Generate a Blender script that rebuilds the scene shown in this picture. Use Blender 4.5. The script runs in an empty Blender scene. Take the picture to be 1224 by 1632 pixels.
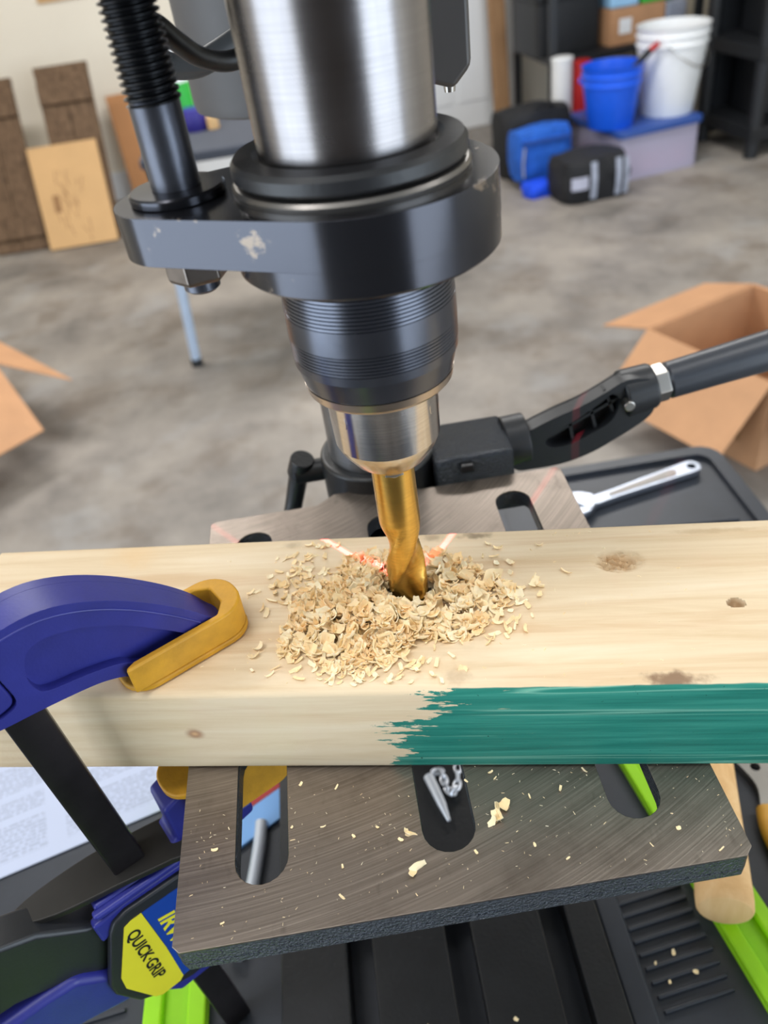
import bpy, bmesh, math, random
from mathutils import Vector, Matrix, noise as mnoise
from mathutils.geometry import tessellate_polygon
random.seed(7)
PI = math.pi
# All lengths below are millimetres in a frame whose z = 0 is the drill table's surface and
# whose z axis (x = y = 0) is the spindle axis; the garage floor lies 1000 mm lower.
U, FH = 0.001, 1000.0
S = bpy.context.scene
COL = S.collection
def wv(p): return Vector((p[0]*U, p[1]*U, (p[2]+FH)*U))

# ------------------------------------------------------------------ camera
cam_d = bpy.data.cameras.new('camera')
cam = bpy.data.objects.new('camera', cam_d); COL.objects.link(cam)
cam_d.sensor_fit = 'VERTICAL'; cam_d.sensor_height = 7.6; cam_d.sensor_width = 5.7
cam_d.lens = 1300.47/1632*7.6
cam_d.clip_start = 0.01; cam_d.clip_end = 100
right = Vector((0.98661865, -0.11128989, -0.11915616))
down = Vector((-0.16228655, -0.59990304, -0.78344076))
fwd = Vector((0.01570689, 0.79229471, -0.60993636))
mw = Matrix((right, -down, -fwd)).transposed().to_4x4()
mw.translation = wv((-10.32, -244.19, 276.65))
cam.matrix_world = mw
cam_d.dof.use_dof = True; cam_d.dof.focus_distance = 0.308; cam_d.dof.aperture_fstop = 2.2
S.camera = cam

# ------------------------------------------------------------------ sky, daylight, exposure
world = bpy.data.worlds.new('sky'); S.world = world; world.use_nodes = True
bg = world.node_tree.nodes['Background']
bg.inputs[0].default_value = (0.62, 0.80, 1.0, 1); bg.inputs[1].default_value = 1.6
S.view_settings.view_transform = 'Standard'; S.view_settings.look = 'None'
S.view_settings.gamma = 1; S.view_settings.use_curve_mapping = False
S.view_settings.exposure = 0.0
S.cycles.max_bounces = 8; S.cycles.diffuse_bounces = 4; S.cycles.glossy_bounces = 4
S.cycles.use_denoising = True
S.cycles.caustics_reflective = False; S.cycles.caustics_refractive = False
S.cycles.sample_clamp_indirect = 6
# room frame: back wall line through (-1790,4600)-(1200,5180); eu along it, ew from it towards the doors
EU = Vector((0.98170, 0.19044, 0)); EW = Vector((0.19044, -0.98170, 0)); WO = Vector((-1790, 4600, -1000))
def rm(u, w, z): return WO + EU*u + EW*w + Vector((0, 0, z))
def day_lamp(u0, u1, w, z0, z1, watts, col):
    d = bpy.data.lights.new('daylight', 'AREA'); d.shape = 'RECTANGLE'
    d.size = (u1-u0)*U; d.size_y = (z1-z0)*U; d.energy = watts; d.color = col
    o = bpy.data.objects.new('daylight', d); COL.objects.link(o)
    m = Matrix((EU, Vector((0, 0, 1)), EW)).transposed().to_4x4()   # local -Z looks into the room (-EW)
    m.translation = wv(rm((u0+u1)/2, w, (z0+z1)/2)); o.matrix_world = m
DOORW = 6900
day_lamp(1650, 4350, DOORW+60, 60, 2150, 72, (0.80, 0.90, 1.0))
LW0, LW1 = 4300, 6500                 # doorway in the left wall
d_ = bpy.data.lights.new('daylight', 'AREA'); d_.shape = 'RECTANGLE'; d_.size = (LW1-LW0)*U; d_.size_y = 2.09; d_.energy = 52; d_.color = (0.84, 0.92, 1.0)
o_ = bpy.data.objects.new('daylight', d_); COL.objects.link(o_)
m_ = Matrix((EW, Vector((0, 0, 1)), -EU)).transposed().to_4x4(); m_.translation = wv(rm(-1560, (LW0+LW1)/2, 1105)); o_.matrix_world = m_
def fill_lamp(u, w, L, wd, watts, col=(1.0, 0.985, 0.97)):      # unseen overhead lamp added as fill light
    d = bpy.data.lights.new('overhead_fill', 'AREA'); d.shape = 'RECTANGLE'; d.size = L*U; d.size_y = wd*U; d.energy = watts; d.color = col
    o = bpy.data.objects.new('overhead_fill', d); COL.objects.link(o)
    m = Matrix((EU, -EW, Vector((0, 0, 1)))).transposed().to_4x4(); m.translation = wv(rm(u, w, 2548)); o.matrix_world = m
FILL_LAMPS = ((300, 5000, 1240, 300, 15), (1900, 5000, 1240, 300, 10), (300, 2300, 1240, 300, 46), (2300, 2300, 1240, 300, 46))
for f_ in FILL_LAMPS: fill_lamp(*f_)

# ------------------------------------------------------------------ colours and materials
def lin(c): return tuple(((v/255)/12.92 if v/255 <= 0.04045 else ((v/255+0.055)/1.055)**2.4) for v in c)
MATS = {}
class NT:
    def __init__(self, name):
        self.m = bpy.data.materials.new(name); self.m.use_nodes = True
        self.t = self.m.node_tree; self.b = self.t.nodes['Principled BSDF']
        self.tc = self.t.nodes.new('ShaderNodeTexCoord')
    def n(self, kind, **kw):
        o = self.t.nodes.new('ShaderNode'+kind)
        for k, v in kw.items(): setattr(o, k, v)
        return o
    def l(self, a, b): self.t.links.new(a, b)
    def setv(self, inp, v):
        if hasattr(v, 'is_linked') or hasattr(v, 'links'): self.l(v, inp)
        else: inp.default_value = v
    def math(self, op, a, b=0.0, c=None, clamp=False):
        o = self.n('Math', operation=op); o.use_clamp = clamp
        self.setv(o.inputs[0], a); self.setv(o.inputs[1], b)
        if c is not None: self.setv(o.inputs[2], c)
        return o.outputs[0]
    def coords(self, scale=(1, 1, 1), src='Object'):
        mp = self.n('Mapping'); self.l(self.tc.outputs[src], mp.inputs[0]); mp.inputs['Scale'].default_value = scale
        return mp.outputs[0]
    def noise(self, scale, detail=4, stretch=(1, 1, 1), rough=0.55, dist=0.0):
        o = self.n('TexNoise'); self.l(self.coords(stretch), o.inputs['Vector'])
        o.inputs['Scale'].default_value = scale; o.inputs['Detail'].default_value = detail
        o.inputs['Roughness'].default_value = rough; o.inputs['Distortion'].default_value = dist
        return o.outputs[0]
    def ramp(self, f, stops):
        o = self.n('ValToRGB'); self.setv(o.inputs[0], f); e = o.color_ramp.elements
        while len(e) < len(stops): e.new(0.5)
        for i, (p, c) in enumerate(stops): e[i].position = p; e[i].color = (*c, 1) if len(c) == 3 else c
        return o.outputs[0]
    def mix(self, f, a, b):
        o = self.n('Mix', data_type='RGBA'); self.setv(o.inputs[0], f)
        self.setv(o.inputs[6], (*a, 1) if isinstance(a, tuple) else a)
        self.setv(o.inputs[7], (*b, 1) if isinstance(b, tuple) else b)
        return o.outputs[2]
    def xyz(self, src='Object'):
        o = self.n('SeparateXYZ'); self.l(self.tc.outputs[src], o.inputs[0]); return o.outputs
    def smooth(self, v, lo, hi):
        o = self.n('MapRange', interpolation_type='SMOOTHSTEP'); self.setv(o.inputs[0], v)
        o.inputs[1].default_value = lo; o.inputs[2].default_value = hi
        return o.outputs[0]
    def bump(self, h, strength, dist=0.001):
        o = self.n('Bump'); o.inputs['Strength'].default_value = strength; o.inputs['Distance'].default_value = dist
        self.setv(o.inputs['Height'], h); self.l(o.outputs[0], self.b.inputs['Normal'])
    def col(self, v): self.setv(self.b.inputs['Base Color'], (*v, 1) if isinstance(v, tuple) else v)
    def fin(self, rough=0.5, metal=0.0, spec=None):
        self.setv(self.b.inputs['Roughness'], rough); self.b.inputs['Metallic'].default_value = metal
        if spec is not None: self.b.inputs['Specular IOR Level'].default_value = spec
        return self.m
def M(name, rgb, rough=0.5, metal=0.0, var=0.12, scale=30, stretch=(1, 1, 1), bump=0.0, bscale=300, spec=None, bdist=0.0005):
    "plain procedural material: base colour with a soft noise variation, optional relief"
    if name in MATS: return MATS[name]
    t = NT(name); c = lin(rgb)
    f = t.noise(scale, 4, stretch)
    t.col(t.ramp(f, [(0.3, tuple(v*(1-var) for v in c)), (0.7, tuple(min(1, v*(1+var)) for v in c))]))
    if bump: t.bump(t.noise(bscale, 3), bump, bdist)
    MATS[name] = t.fin(rough, metal, spec); return MATS[name]

def mat_board():
    t = NT('pine_lumber_with_green_paint'); x, y, z = t.xyz()
    g1 = t.noise(1.0, 5, (9, 140, 120), 0.6, 0.6); g2 = t.noise(1.0, 4, (5, 110, 90), 0.6, 0.5); g3 = t.noise(40, 3)
    wood = t.ramp(g1, [(0.30, lin((214, 188, 150))), (0.52, lin((226, 204, 170))), (0.75, lin((234, 216, 187)))])
    wood = t.mix(t.math('MULTIPLY', t.smooth(g2, 0.50, 0.68), 0.55), wood, lin((208, 174, 134)))
    wood = t.mix(t.math('MULTIPLY', t.smooth(g3, 0.55, 0.75), 0.25), wood, lin((226, 192, 160)))
    def spot(cx, cy, cz, rx, ry, rz, col, amt, wob, wood):
        def sq(v, c, r): return t.math('POWER', t.math('ABSOLUTE', t.math('MULTIPLY', t.math('SUBTRACT', v, c), 1/r)), 2.0)
        d = t.math('SQRT', t.math('ADD', t.math('ADD', sq(x, cx, rx), sq(y, cy, ry)), sq(z, cz, rz)))
        d = t.math('ADD', d, t.math('MULTIPLY', t.math('SUBTRACT', t.noise(160, 5), 0.5), wob))
        return t.mix(t.math('MULTIPLY', t.math('SUBTRACT', 1.0, t.smooth(d, 0.1, 1.1)), amt), wood, lin(col))
    k = 0.001
    # knots, grime and torn spots (local millimetres)
    wood = spot(-84*k, -52*k, 23*k, 4.6*k, 3*k, 3.8*k, (158, 108, 76), 0.95, 0.3, wood)
    wood = spot(-84*k, -52*k, 23*k, 2.2*k, 3*k, 1.8*k, (214, 172, 128), 0.9, 0.2, wood)
    wood = spot(-128*k, 30*k, 46*k, 16*k, 14*k, 9*k, (226, 190, 140), 0.55, 0.8, wood)
    wood = spot(96*k, -49*k, 46*k, 15*k, 4*k, 5*k, (112, 80, 58), 0.8, 2.4, wood)
    wood = spot(20*k, -46*k, 46*k, 8*k, 5*k, 5*k, (168, 140, 110), 0.45, 2.4, wood)
    wood = spot(28*k, 33*k, 46*k, 8*k, 3*k, 5*k, (110, 92, 72), 0.7, 2.4, wood)
    wood = spot(8*k, 33*k, 46*k, 7*k, 3*k, 5*k, (128, 108, 86), 0.5, 2.4, wood)
    wood = spot(-55*k, 32*k, 46*k, 6*k, 3*k, 5*k, (170, 150, 120), 0.6, 1.8, wood)
    wood = spot(124*k, 30*k, 46*k, 22*k, 2*k, 5*k, (190, 160, 120), 0.6, 1.4, wood)
    wood = spot(85*k, 13.6*k, 44*k, 9.5*k, 6.5*k, 9*k, (198, 158, 112), 0.75, 1.6, wood)
    wood = spot(124.5*k, -12.5*k, 44*k, 4*k, 3*k, 6*k, (150, 108, 66), 0.8, 0.8, wood)
    # growth rings of the radiating knot near the left end
    # green brushed paint on the front face, ragged left edge
    edge = t.math('ADD', t.math('MULTIPLY', t.math('SUBTRACT', z, 0.046), 0.60), 0.014)
    rag = t.math('MULTIPLY', t.math('SUBTRACT', t.noise(1.0, 6, (55, 90, 300), 0.68), 0.5), 0.075)
    rag2 = t.math('MULTIPLY', t.math('SUBTRACT', t.noise(1.0, 2, (16, 30, 70), 0.5), 0.5), 0.06)
    d = t.math('SUBTRACT', t.math('ADD', x, t.math('ADD', rag, rag2)), edge)
    fade = t.math('MULTIPLY', t.math('SUBTRACT', t.noise(1.0, 3, (45, 90, 260)), 0.5), 0.0014)
    front = t.math('SUBTRACT', 1.0, t.smooth(t.math('ADD', y, fade), -0.0511, -0.0506))
    mask = t.math('MULTIPLY', t.smooth(d, -0.001, 0.0008), front)
    gg = t.noise(1.0, 5, (10, 60, 330), 0.6, 0.4)
    green = t.ramp(gg, [(0.25, lin((26, 98, 86))), (0.5, lin((42, 126, 110))), (0.66, lin((60, 144, 126))), (0.8, lin((104, 176, 154)))])
    st = t.noise(1.0, 2, (5, 40, 210), 0.45, 0.5)
    st2 = t.math('MULTIPLY', t.smooth(st, 0.60, 0.635), t.math('SUBTRACT', 1.0, t.smooth(st, 0.635, 0.67)))
    green = t.mix(t.math('MULTIPLY', st2, 0.55), green, lin((138, 196, 172)))
    wornp = t.math('MULTIPLY', t.smooth(t.noise(1.0, 5, (40, 80, 260), 0.65), 0.66, 0.70), t.smooth(t.math('MULTIPLY', x, -1.0), -0.055, -0.02))
    green = t.mix(t.math('MULTIPLY', wornp, 0.85), green, lin((214, 196, 158)))
    sp = t.smooth(t.noise(420, 2), 0.72, 0.76)
    green = t.mix(t.math('MULTIPLY', sp, 0.8), green, lin((14, 52, 46)))
    t.col(t.mix(mask, wood, green))
    h = t.math('ADD', t.math('MULTIPLY', g1, 0.6), t.math('MULTIPLY', t.noise(700, 2), 0.4))
    t.bump(h, 0.35, 0.0006)
    return t.fin(t.math('SUBTRACT', 0.62, t.math('MULTIPLY', mask, 0.17)), 0, 0.35)

def mat_table_steel():
    t = NT('machined_steel_table'); 
    mp = t.n('Mapping'); t.l(t.tc.outputs['Object'], mp.inputs[0]); mp.inputs['Location'].default_value = (0.110, -0.180, 0)
    sx = t.n('SeparateXYZ'); t.l(mp.outputs[0], sx.inputs[0])
    r = t.math('SQRT', t.math('ADD', t.math('POWER', sx.outputs[0], 2), t.math('POWER', sx.outputs[1], 2)))
    an = t.math('ARCTAN2', sx.outputs[1], sx.outputs[0])
    cb = t.n('CombineXYZ'); t.l(r, cb.inputs[0]); t.l(an, cb.inputs[1])
    ns = t.n('TexNoise'); t.l(cb.outputs[0], ns.inputs['Vector']); ns.inputs['Scale'].default_value = 1.0
    mp2 = t.n('Mapping'); t.l(cb.outputs[0], mp2.inputs[0]); mp2.inputs['Scale'].default_value = (1500, 5, 1); t.l(mp2.outputs[0], ns.inputs['Vector'])
    ns.inputs['Detail'].default_value = 4
    blot = t.noise(26, 5, (1, 1, 1), 0.65); blot2 = t.noise(95, 4, (1.6, 0.7, 1), 0.6)
    c = t.ramp(ns.outputs[0], [(0.25, lin((116, 106, 97))), (0.55, lin((138, 127, 117))), (0.8, lin((162, 151, 140)))])
    c = t.mix(t.math('MULTIPLY', t.smooth(blot, 0.45, 0.75), 0.5), c, lin((88, 78, 70)))
    c = t.mix(t.math('MULTIPLY', t.smooth(blot2, 0.60, 0.78), 0.35), c, lin((70, 61, 54)))
    t.col(c); t.bump(ns.outputs[0], 0.16, 0.0002)
    return t.fin(t.math('ADD', 0.30, t.math('MULTIPLY', ns.outputs[0], 0.14)), 0.85)

def mat_brushed(name, rgb, rough=0.3, ring=2600):
    "turned steel: fine rings round the spindle axis and faint vertical staining"
    t = NT(name); x, y, z = t.xyz()
    n1 = t.noise(1.0, 3, (25, 25, ring), 0.6); n2 = t.noise(1.0, 4, (110, 110, 12), 0.55); n3 = t.noise(60, 4)
    c = lin(rgb)
    cc = t.ramp(n1, [(0.3, tuple(v*0.88 for v in c)), (0.7, tuple(min(1, v*1.08) for v in c))])
    cc = t.mix(t.math('MULTIPLY', t.smooth(n2, 0.42, 0.72), 0.42), cc, tuple(v*0.62 for v in c))
    t.col(cc); t.bump(n1, 0.08, 0.0002)
    return t.fin(t.math('ADD', rough-0.05, t.math('MULTIPLY', n3, 0.12)), 1.0)

def mat_worn_black(name, rgb, wear, rough=0.32, thr=0.62, sc=26):
    t = NT(name); f = t.noise(sc, 6, (1, 1, 1), 0.68, 0.4); g = t.noise(160, 4)
    m = t.smooth(t.math('ADD', f, t.math('MULTIPLY', t.math('SUBTRACT', g, 0.5), 0.2)), thr, thr+0.05)
    t.col(t.mix(t.math('MULTIPLY', m, 0.55), lin(rgb), lin(wear))); t.bump(g, 0.05, 0.0003)
    return t.fin(t.math('ADD', rough, t.math('MULTIPLY', m, 0.2)), 0.85, 0.5)

def mat_concrete():
    t = NT('stained_concrete'); a = t.noise(2.2, 7, (1, 1, 1), 0.66, 0.15); b = t.noise(3.4, 6, (1, 1, 1), 0.62, 0.1); c = t.noise(40, 4)
    col = t.ramp(a, [(0.30, lin((96, 92, 88))), (0.46, lin((130, 124, 118))), (0.60, lin((150, 143, 135))), (0.75, lin((166, 157, 147)))])
    col = t.mix(t.math('MULTIPLY', t.smooth(b, 0.5, 0.68), 0.6), col, lin((104, 92, 80)))
    col = t.mix(t.math('MULTIPLY', t.smooth(t.noise(3.1, 5), 0.55, 0.7), 0.4), col, lin((164, 164, 164)))
    t.col(col); t.bump(c, 0.1, 0.002)
    return t.fin(t.math('ADD', 0.42, t.math('MULTIPLY', b, 0.3)), 0, 0.4)

def mat_planks(name, a, b, c, along=(90, 90, 5)):
    t = NT(name); f = t.noise(1.0, 5, along, 0.65, 0.5)
    t.col(t.ramp(f, [(0.28, lin(a)), (0.5, lin(b)), (0.75, lin(c))])); t.bump(f, 0.3, 0.002)
    return t.fin(0.75, 0, 0.3)

def mat_shaving():
    t = NT('fresh_pine_shaving'); g = t.n('NewGeometry')
    c = t.ramp(g.outputs['Random Per Island'], [(0.0, lin((252, 216, 164))), (0.4, lin((255, 228, 180))), (0.8, lin((255, 240, 206))), (1.0, lin((254, 220, 170)))])
    t.col(c); t.bump(t.noise(900, 3), 0.15, 0.0003)
    t.b.inputs['Subsurface Weight'].default_value = 0.12; t.b.inputs['Subsurface Radius'].default_value = (0.003, 0.0016, 0.0008); t.b.inputs['Subsurface Scale'].default_value = 0.5
    return t.fin(0.6, 0, 0.3)

def mat_paper():
    t = NT('printed_instruction_sheet'); x, y, z = t.xyz('UV')
    row = t.math('FRACT', t.math('MULTIPLY', y, 34.0))
    line = t.math('LESS_THAN', row, 0.52)
    ns = t.n('TexNoise'); mp = t.n('Mapping'); t.l(t.tc.outputs['UV'], mp.inputs[0]); mp.inputs['Scale'].default_value = (70, 34, 1)
    t.l(mp.outputs[0], ns.inputs['Vector']); ns.inputs['Scale'].default_value = 1.0; ns.inputs['Detail'].default_value = 1
    word = t.math('GREATER_THAN', ns.outputs[0], 0.44)
    def band(v, lo, hi): return t.math('MULTIPLY', t.math('GREATER_THAN', v, lo), t.math('LESS_THAN', v, hi))
    colm = t.math('ADD', band(x, 0.05, 0.46), band(x, 0.54, 0.93))
    para = t.math('ADD', t.math('ADD', band(y, 0.10, 0.40), band(y, 0.46, 0.62)), band(y, 0.68, 0.94))
    f = t.math('MULTIPLY', t.math('MULTIPLY', line, word), t.math('MULTIPLY', colm, para))
    t.col(t.mix(t.math('MULTIPLY', f, 0.34), lin((190, 198, 220)), lin((70, 74, 92))))
    return t.fin(0.6, 0, 0.3)

BOARD = mat_board(); TABLE = mat_table_steel(); SHAVE = mat_shaving(); CONC = mat_concrete(); PAPER = mat_paper()
QUILL = mat_brushed('turned_quill_steel', (138, 134, 134), 0.25)
CHROME = mat_brushed('polished_chuck_steel', (205, 200, 196), 0.16, 3500)
COLUMN = mat_brushed('ground_column_steel', (150, 150, 152), 0.35)
RUBBER = M('black_rubber', (30, 30, 32), 0.42, 0, 0.2, 60, bump=0.15, bscale=400)
BLACKM = mat_worn_black('black_painted_casting', (68, 69, 75), (176, 158, 138), 0.20, 0.62)
ROD = M('blackened_steel_rod', (84, 86, 94), 0.36, 0.8, 0.25, 90, (1, 1, 0.4), 0.12, 500)
SLEEVE = M('black_oxide_sleeve', (92, 95, 104), 0.27, 0.9, 0.15, 60)
CAST = M('black_textured_cast_iron', (50, 56, 66), 0.26, 0.3, 0.2, 60, bump=1.0, bscale=900, spec=0.9, bdist=0.004)
ZINC = M('zinc_plated_steel', (196, 192, 186), 0.28, 1.0, 0.1)
DARKP = M('black_plastic', (34, 36, 40), 0.42, 0, 0.15, 40, bump=0.1, bscale=600)
CASTBLK = M('black_bracket_paint', (24, 25, 27), 0.38, 0, 0.2, 60, bump=0.35, bscale=420)
MOTORM = M('grey_painted_motor_shell', (84, 82, 82), 0.55, 0.2, 0.08)
HEADM = M('dark_grey_head_paint', (70, 66, 64), 0.45, 0.1, 0.08)
GOLD = M('titanium_nitride_gold', (216, 176, 92), 0.26, 1.0, 0.10, 200, (1, 1, 6))
BLUE = M('blue_clamp_resin', (42, 46, 132), 0.42, 0, 0.12, 60, bump=0.10, bscale=900)
YEL = M('yellow_rubber_pad', (206, 150, 34), 0.55, 0, 0.15, 90, bump=0.25, bscale=700)
BARM = M('blued_steel_clamp_bar', (48, 44, 46), 0.36, 0.6, 0.22, 70, bump=0.06, bscale=500)
LEVM = M('black_pressed_steel', (36, 34, 32), 0.5, 0.3, 0.2, 60, bump=0.1)
STY = M('yellow_sticker', (238, 226, 52), 0.4, 0, 0.04)
STB = M('blue_sticker', (18, 66, 158), 0.4, 0, 0.04)
INK_SHADE = M('black_print_and_hole_shade', (22, 20, 22), 0.5, 0, 0.05)
LIME = M('lime_green_paint', (150, 214, 22), 0.38, 0, 0.08, 30)
BENCH = M('black_bench_plastic', (46, 50, 58), 0.45, 0, 0.15, 30, bump=0.12, bscale=350)
CARD = M('corrugated_cardboard', (186, 140, 102), 0.8, 0, 0.07, 12)
TAN = M('tan_fibreboard', (206, 166, 116), 0.75, 0, 0.06, 6)
PRINT = M('brown_print', (150, 112, 74), 0.8, 0, 0.1)
WALLM = M('cream_wall_paint', (232, 224, 208), 0.8, 0, 0.02, 3)
WHITEP = M('white_paint', (226, 228, 230), 0.6, 0, 0.02, 3)
CEILM = M('white_ceiling', (226, 224, 218), 0.9, 0, 0.02, 3)
SHUT = mat_planks('dark_stained_shutter_wood', (72, 56, 42), (104, 82, 62), (126, 102, 80), (60, 60, 6))
PALEW = mat_planks('pale_tool_handle_wood', (206, 160, 106), (222, 180, 126), (234, 198, 148), (60, 60, 8))
PLANKM = mat_planks('brown_plank_wood', (138, 104, 72), (160, 124, 90), (176, 142, 106), (40, 40, 4))
WPLAS = M('white_bucket_plastic', (236, 238, 240), 0.4, 0, 0.02)
BPLAS = M('blue_bucket_plastic', (22, 92, 226), 0.4, 0, 0.05)
RACK = M('black_shelf_plastic', (24, 26, 30), 0.5, 0, 0.1)
BAGB = M('blue_bag_fabric', (26, 92, 190), 0.75, 0, 0.2, 40)
BAGK = M('black_bag_fabric', (22, 23, 27), 0.8, 0, 0.3, 30)
BAGG = M('grey_bag_fabric', (150, 156, 172), 0.7, 0, 0.15, 30)
RED = M('red_plastic', (170, 30, 30), 0.45, 0, 0.05)
TANP = M('paleyellow_grip', (214, 164, 70), 0.5, 0, 0.1)
LTBLUE = M('light_blue_card', (128, 178, 236), 0.6, 0, 0.03)
TOPG = M('grey_folding_table_top', (62, 66, 76), 0.85, 0, 0.08)
LEGW = M('white_painted_tube', (190, 208, 232), 0.4, 0.1, 0.03)
GREEN = M('green_plastic', (56, 190, 70), 0.5, 0, 0.05)
PURP = M('violet_plastic', (44, 36, 128), 0.5, 0, 0.05)
t_ = NT('clear_tote_plastic'); t_.col(lin((204, 198, 222)))
t_.b.inputs['Alpha'].default_value = 0.5; TOTE = t_.fin(0.28, 0, 0.4)
TOTEB = M('blue_tote_lid', (44, 78, 150), 0.45, 0, 0.05)
PINKC = M('faded_pink_cloth', (196, 140, 158), 0.9, 0, 0.3, 14)
CHIP = SHAVE

# ------------------------------------------------------------------ mesh building
ORG = {}
def rotz(a): return Matrix.Rotation(a, 4, 'Z')
def frame(o, ex, ey, ez):
    m = Matrix((Vector(ex).normalized(), Vector(ey).normalized(), Vector(ez).normalized())).transposed().to_4x4()
    m.translation = Vector(o); return m
def along(p0, p1):
    z = (Vector(p1)-Vector(p0)).normalized(); a = Vector((0, 0, 1)) if abs(z.z) < 0.9 else Vector((1, 0, 0))
    x = a.cross(z).normalized(); return frame(p0, x, z.cross(x), z)
class MB:
    def __init__(self): self.v = []; self.f = []; self.uv = None
    def add(self, vs, fs, m=None):
        b = len(self.v); self.v += [tuple((m @ Vector(v)) if m is not None else v) for v in vs]
        self.f += [tuple(b+i for i in f) for f in fs]; return self
    def box(self, x0, x1, y0, y1, z0, z1, m=None):
        vs = [(x, y, z) for z in (z0, z1) for y in (y0, y1) for x in (x0, x1)]
        return self.add(vs, [(0, 2, 3, 1), (4, 5, 7, 6), (0, 1, 5, 4), (2, 6, 7, 3), (0, 4, 6, 2), (1, 3, 7, 5)], m)
    def lathe(self, prof, m=None, seg=64, caps=True):
        vs = []; n = len(prof)
        for r, z in prof: vs += [(r*math.cos(2*PI*i/seg), r*math.sin(2*PI*i/seg), z) for i in range(seg)]
        fs = [(k*seg+i, k*seg+(i+1) % seg, (k+1)*seg+(i+1) % seg, (k+1)*seg+i) for k in range(n-1) for i in range(seg)]
        if caps: fs += [tuple(range(seg-1, -1, -1)), tuple((n-1)*seg+i for i in range(seg))]
        if prof[0][1] > prof[-1][1]: fs = [f[::-1] for f in fs]
        return self.add(vs, fs, m)
    def cyl(self, p0, p1, r0, r1=None, seg=32):
        L = (Vector(p1)-Vector(p0)).length; return self.lathe([(r0, 0), (r1 if r1 is not None else r0, L)], along(p0, p1), seg)
    def tube(self, pts, r, seg=12, flat=1.0):
        P = [Vector(p) for p in pts]; rs = r if isinstance(r, list) else [r]*len(P); n = len(P); vs = []; up = None
        for i in range(n):
            d = (P[min(i+1, n-1)]-P[max(i-1, 0)]).normalized()
            if up is None: up = Vector((0, 0, 1)) if abs(d.z) < 0.9 else Vector((1, 0, 0))
            x = up.cross(d).normalized(); y = d.cross(x); up = y
            vs += [tuple(P[i]+x*rs[i]*math.cos(2*PI*k/seg)+y*rs[i]*flat*math.sin(2*PI*k/seg)) for k in range(seg)]
        fs = [(i*seg+k, i*seg+(k+1) % seg, (i+1)*seg+(k+1) % seg, (i+1)*seg+k) for i in range(n-1) for k in range(seg)]
        fs += [tuple(range(seg-1, -1, -1)), tuple((n-1)*seg+k for k in range(seg))]
        return self.add(vs, fs)
    def prism(self, out, z0, z1, m=None, holes=()):
        loops = []
        for k, lp in enumerate((out, *holes)):
            lp = [(p[0], p[1]) for p in lp]
            a = sum(lp[i][0]*lp[(i+1) % len(lp)][1]-lp[(i+1) % len(lp)][0]*lp[i][1] for i in range(len(lp)))
            if (a < 0) != (k > 0): lp = lp[::-1]
            loops.append(lp)
        flat = [p for lp in loops for p in lp]; n = len(flat)
        vs = [(x, y, z0) for x, y in flat]+[(x, y, z1) for x, y in flat]; fs = []
        if holes:
            for tr in tessellate_polygon([[Vector((x, y, 0)) for x, y in lp] for lp in loops]):
                a, b, c = (flat[i] for i in tr)
                if (b[0]-a[0])*(c[1]-a[1])-(b[1]-a[1])*(c[0]-a[0]) < 0: tr = (tr[0], tr[2], tr[1])
                fs += [tuple(i+n for i in tr), (tr[0], tr[2], tr[1])]
        else: fs += [tuple(range(n-1, -1, -1)), tuple(range(n, 2*n))]
        b = 0
        for lp in loops:
            k = len(lp); fs += [(b+i, b+(i+1) % k, n+b+(i+1) % k, n+b+i) for i in range(k)]; b += k
        return self.add(vs, fs, m)
    def sheet(self, quad, nx, ny, thick, fn=None):
        "a thin curved panel over four corners (a,b,c,d)"
        a, b, c, d = [Vector(p) for p in quad]; nrm = (b-a).cross(d-a).normalized(); vs = []; uv = []
        for s in (0, 1):
            for j in range(ny+1):
                for i in range(nx+1):
                    u, v = i/nx, j/ny; p = a*(1-u)*(1-v)+b*u*(1-v)+c*u*v+d*(1-u)*v
                    if fn: p = p+nrm*fn(u, v)
                    vs.append(tuple(p-nrm*thick*(1-s))); uv.append((u, v))
        N = (nx+1)*(ny+1); fs = []
        for j in range(ny):
            for i in range(nx):
                q = (j*(nx+1)+i, j*(nx+1)+i+1, (j+1)*(nx+1)+i+1, (j+1)*(nx+1)+i)
                fs += [tuple(N+k for k in q), q[::-1]]
        rim = [i for i in range(nx+1)]+[j*(nx+1)+nx for j in range(1, ny+1)]+[ny*(nx+1)+i for i in range(nx-1, -1, -1)]+[j*(nx+1) for j in range(ny-1, 0, -1)]
        fs += [(rim[k], rim[(k+1) % len(rim)], N+rim[(k+1) % len(rim)], N+rim[k]) for k in range(len(rim))]
        self.uv = uv; return self.add(vs, fs)
    def build(self, name, mat, parent=None, org=None, bevel=0.0, seg=2, sharp=32, smooth=True):
        if parent is not None: o0 = ORG[parent.name]
        else: o0 = Vector(org) if org is not None else self.base()
        me = bpy.data.meshes.new(name)
        me.from_pydata([tuple((Vector(v)-o0)*U) for v in self.v], [], self.f); me.update()
        if self.uv:
            ul = me.uv_layers.new(name='UV')
            for lp in me.loops: ul.data[lp.index].uv = self.uv[lp.vertex_index]
        me.materials.append(mat)
        if smooth:
            me.polygons.foreach_set('use_smooth', [True]*len(me.polygons)); me.set_sharp_from_angle(angle=math.radians(sharp))
        ob = bpy.data.objects.new(name, me); COL.objects.link(ob)
        if parent is not None: ob.parent = parent
        else: ob.location = wv(o0)
        ORG[ob.name] = o0
        if bevel:
            bv = ob.modifiers.new('bevel', 'BEVEL'); bv.width = bevel*U; bv.segments = seg; bv.limit_method = 'ANGLE'; bv.angle_limit = math.radians(32)
            bv.harden_normals = True
        return ob
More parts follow.
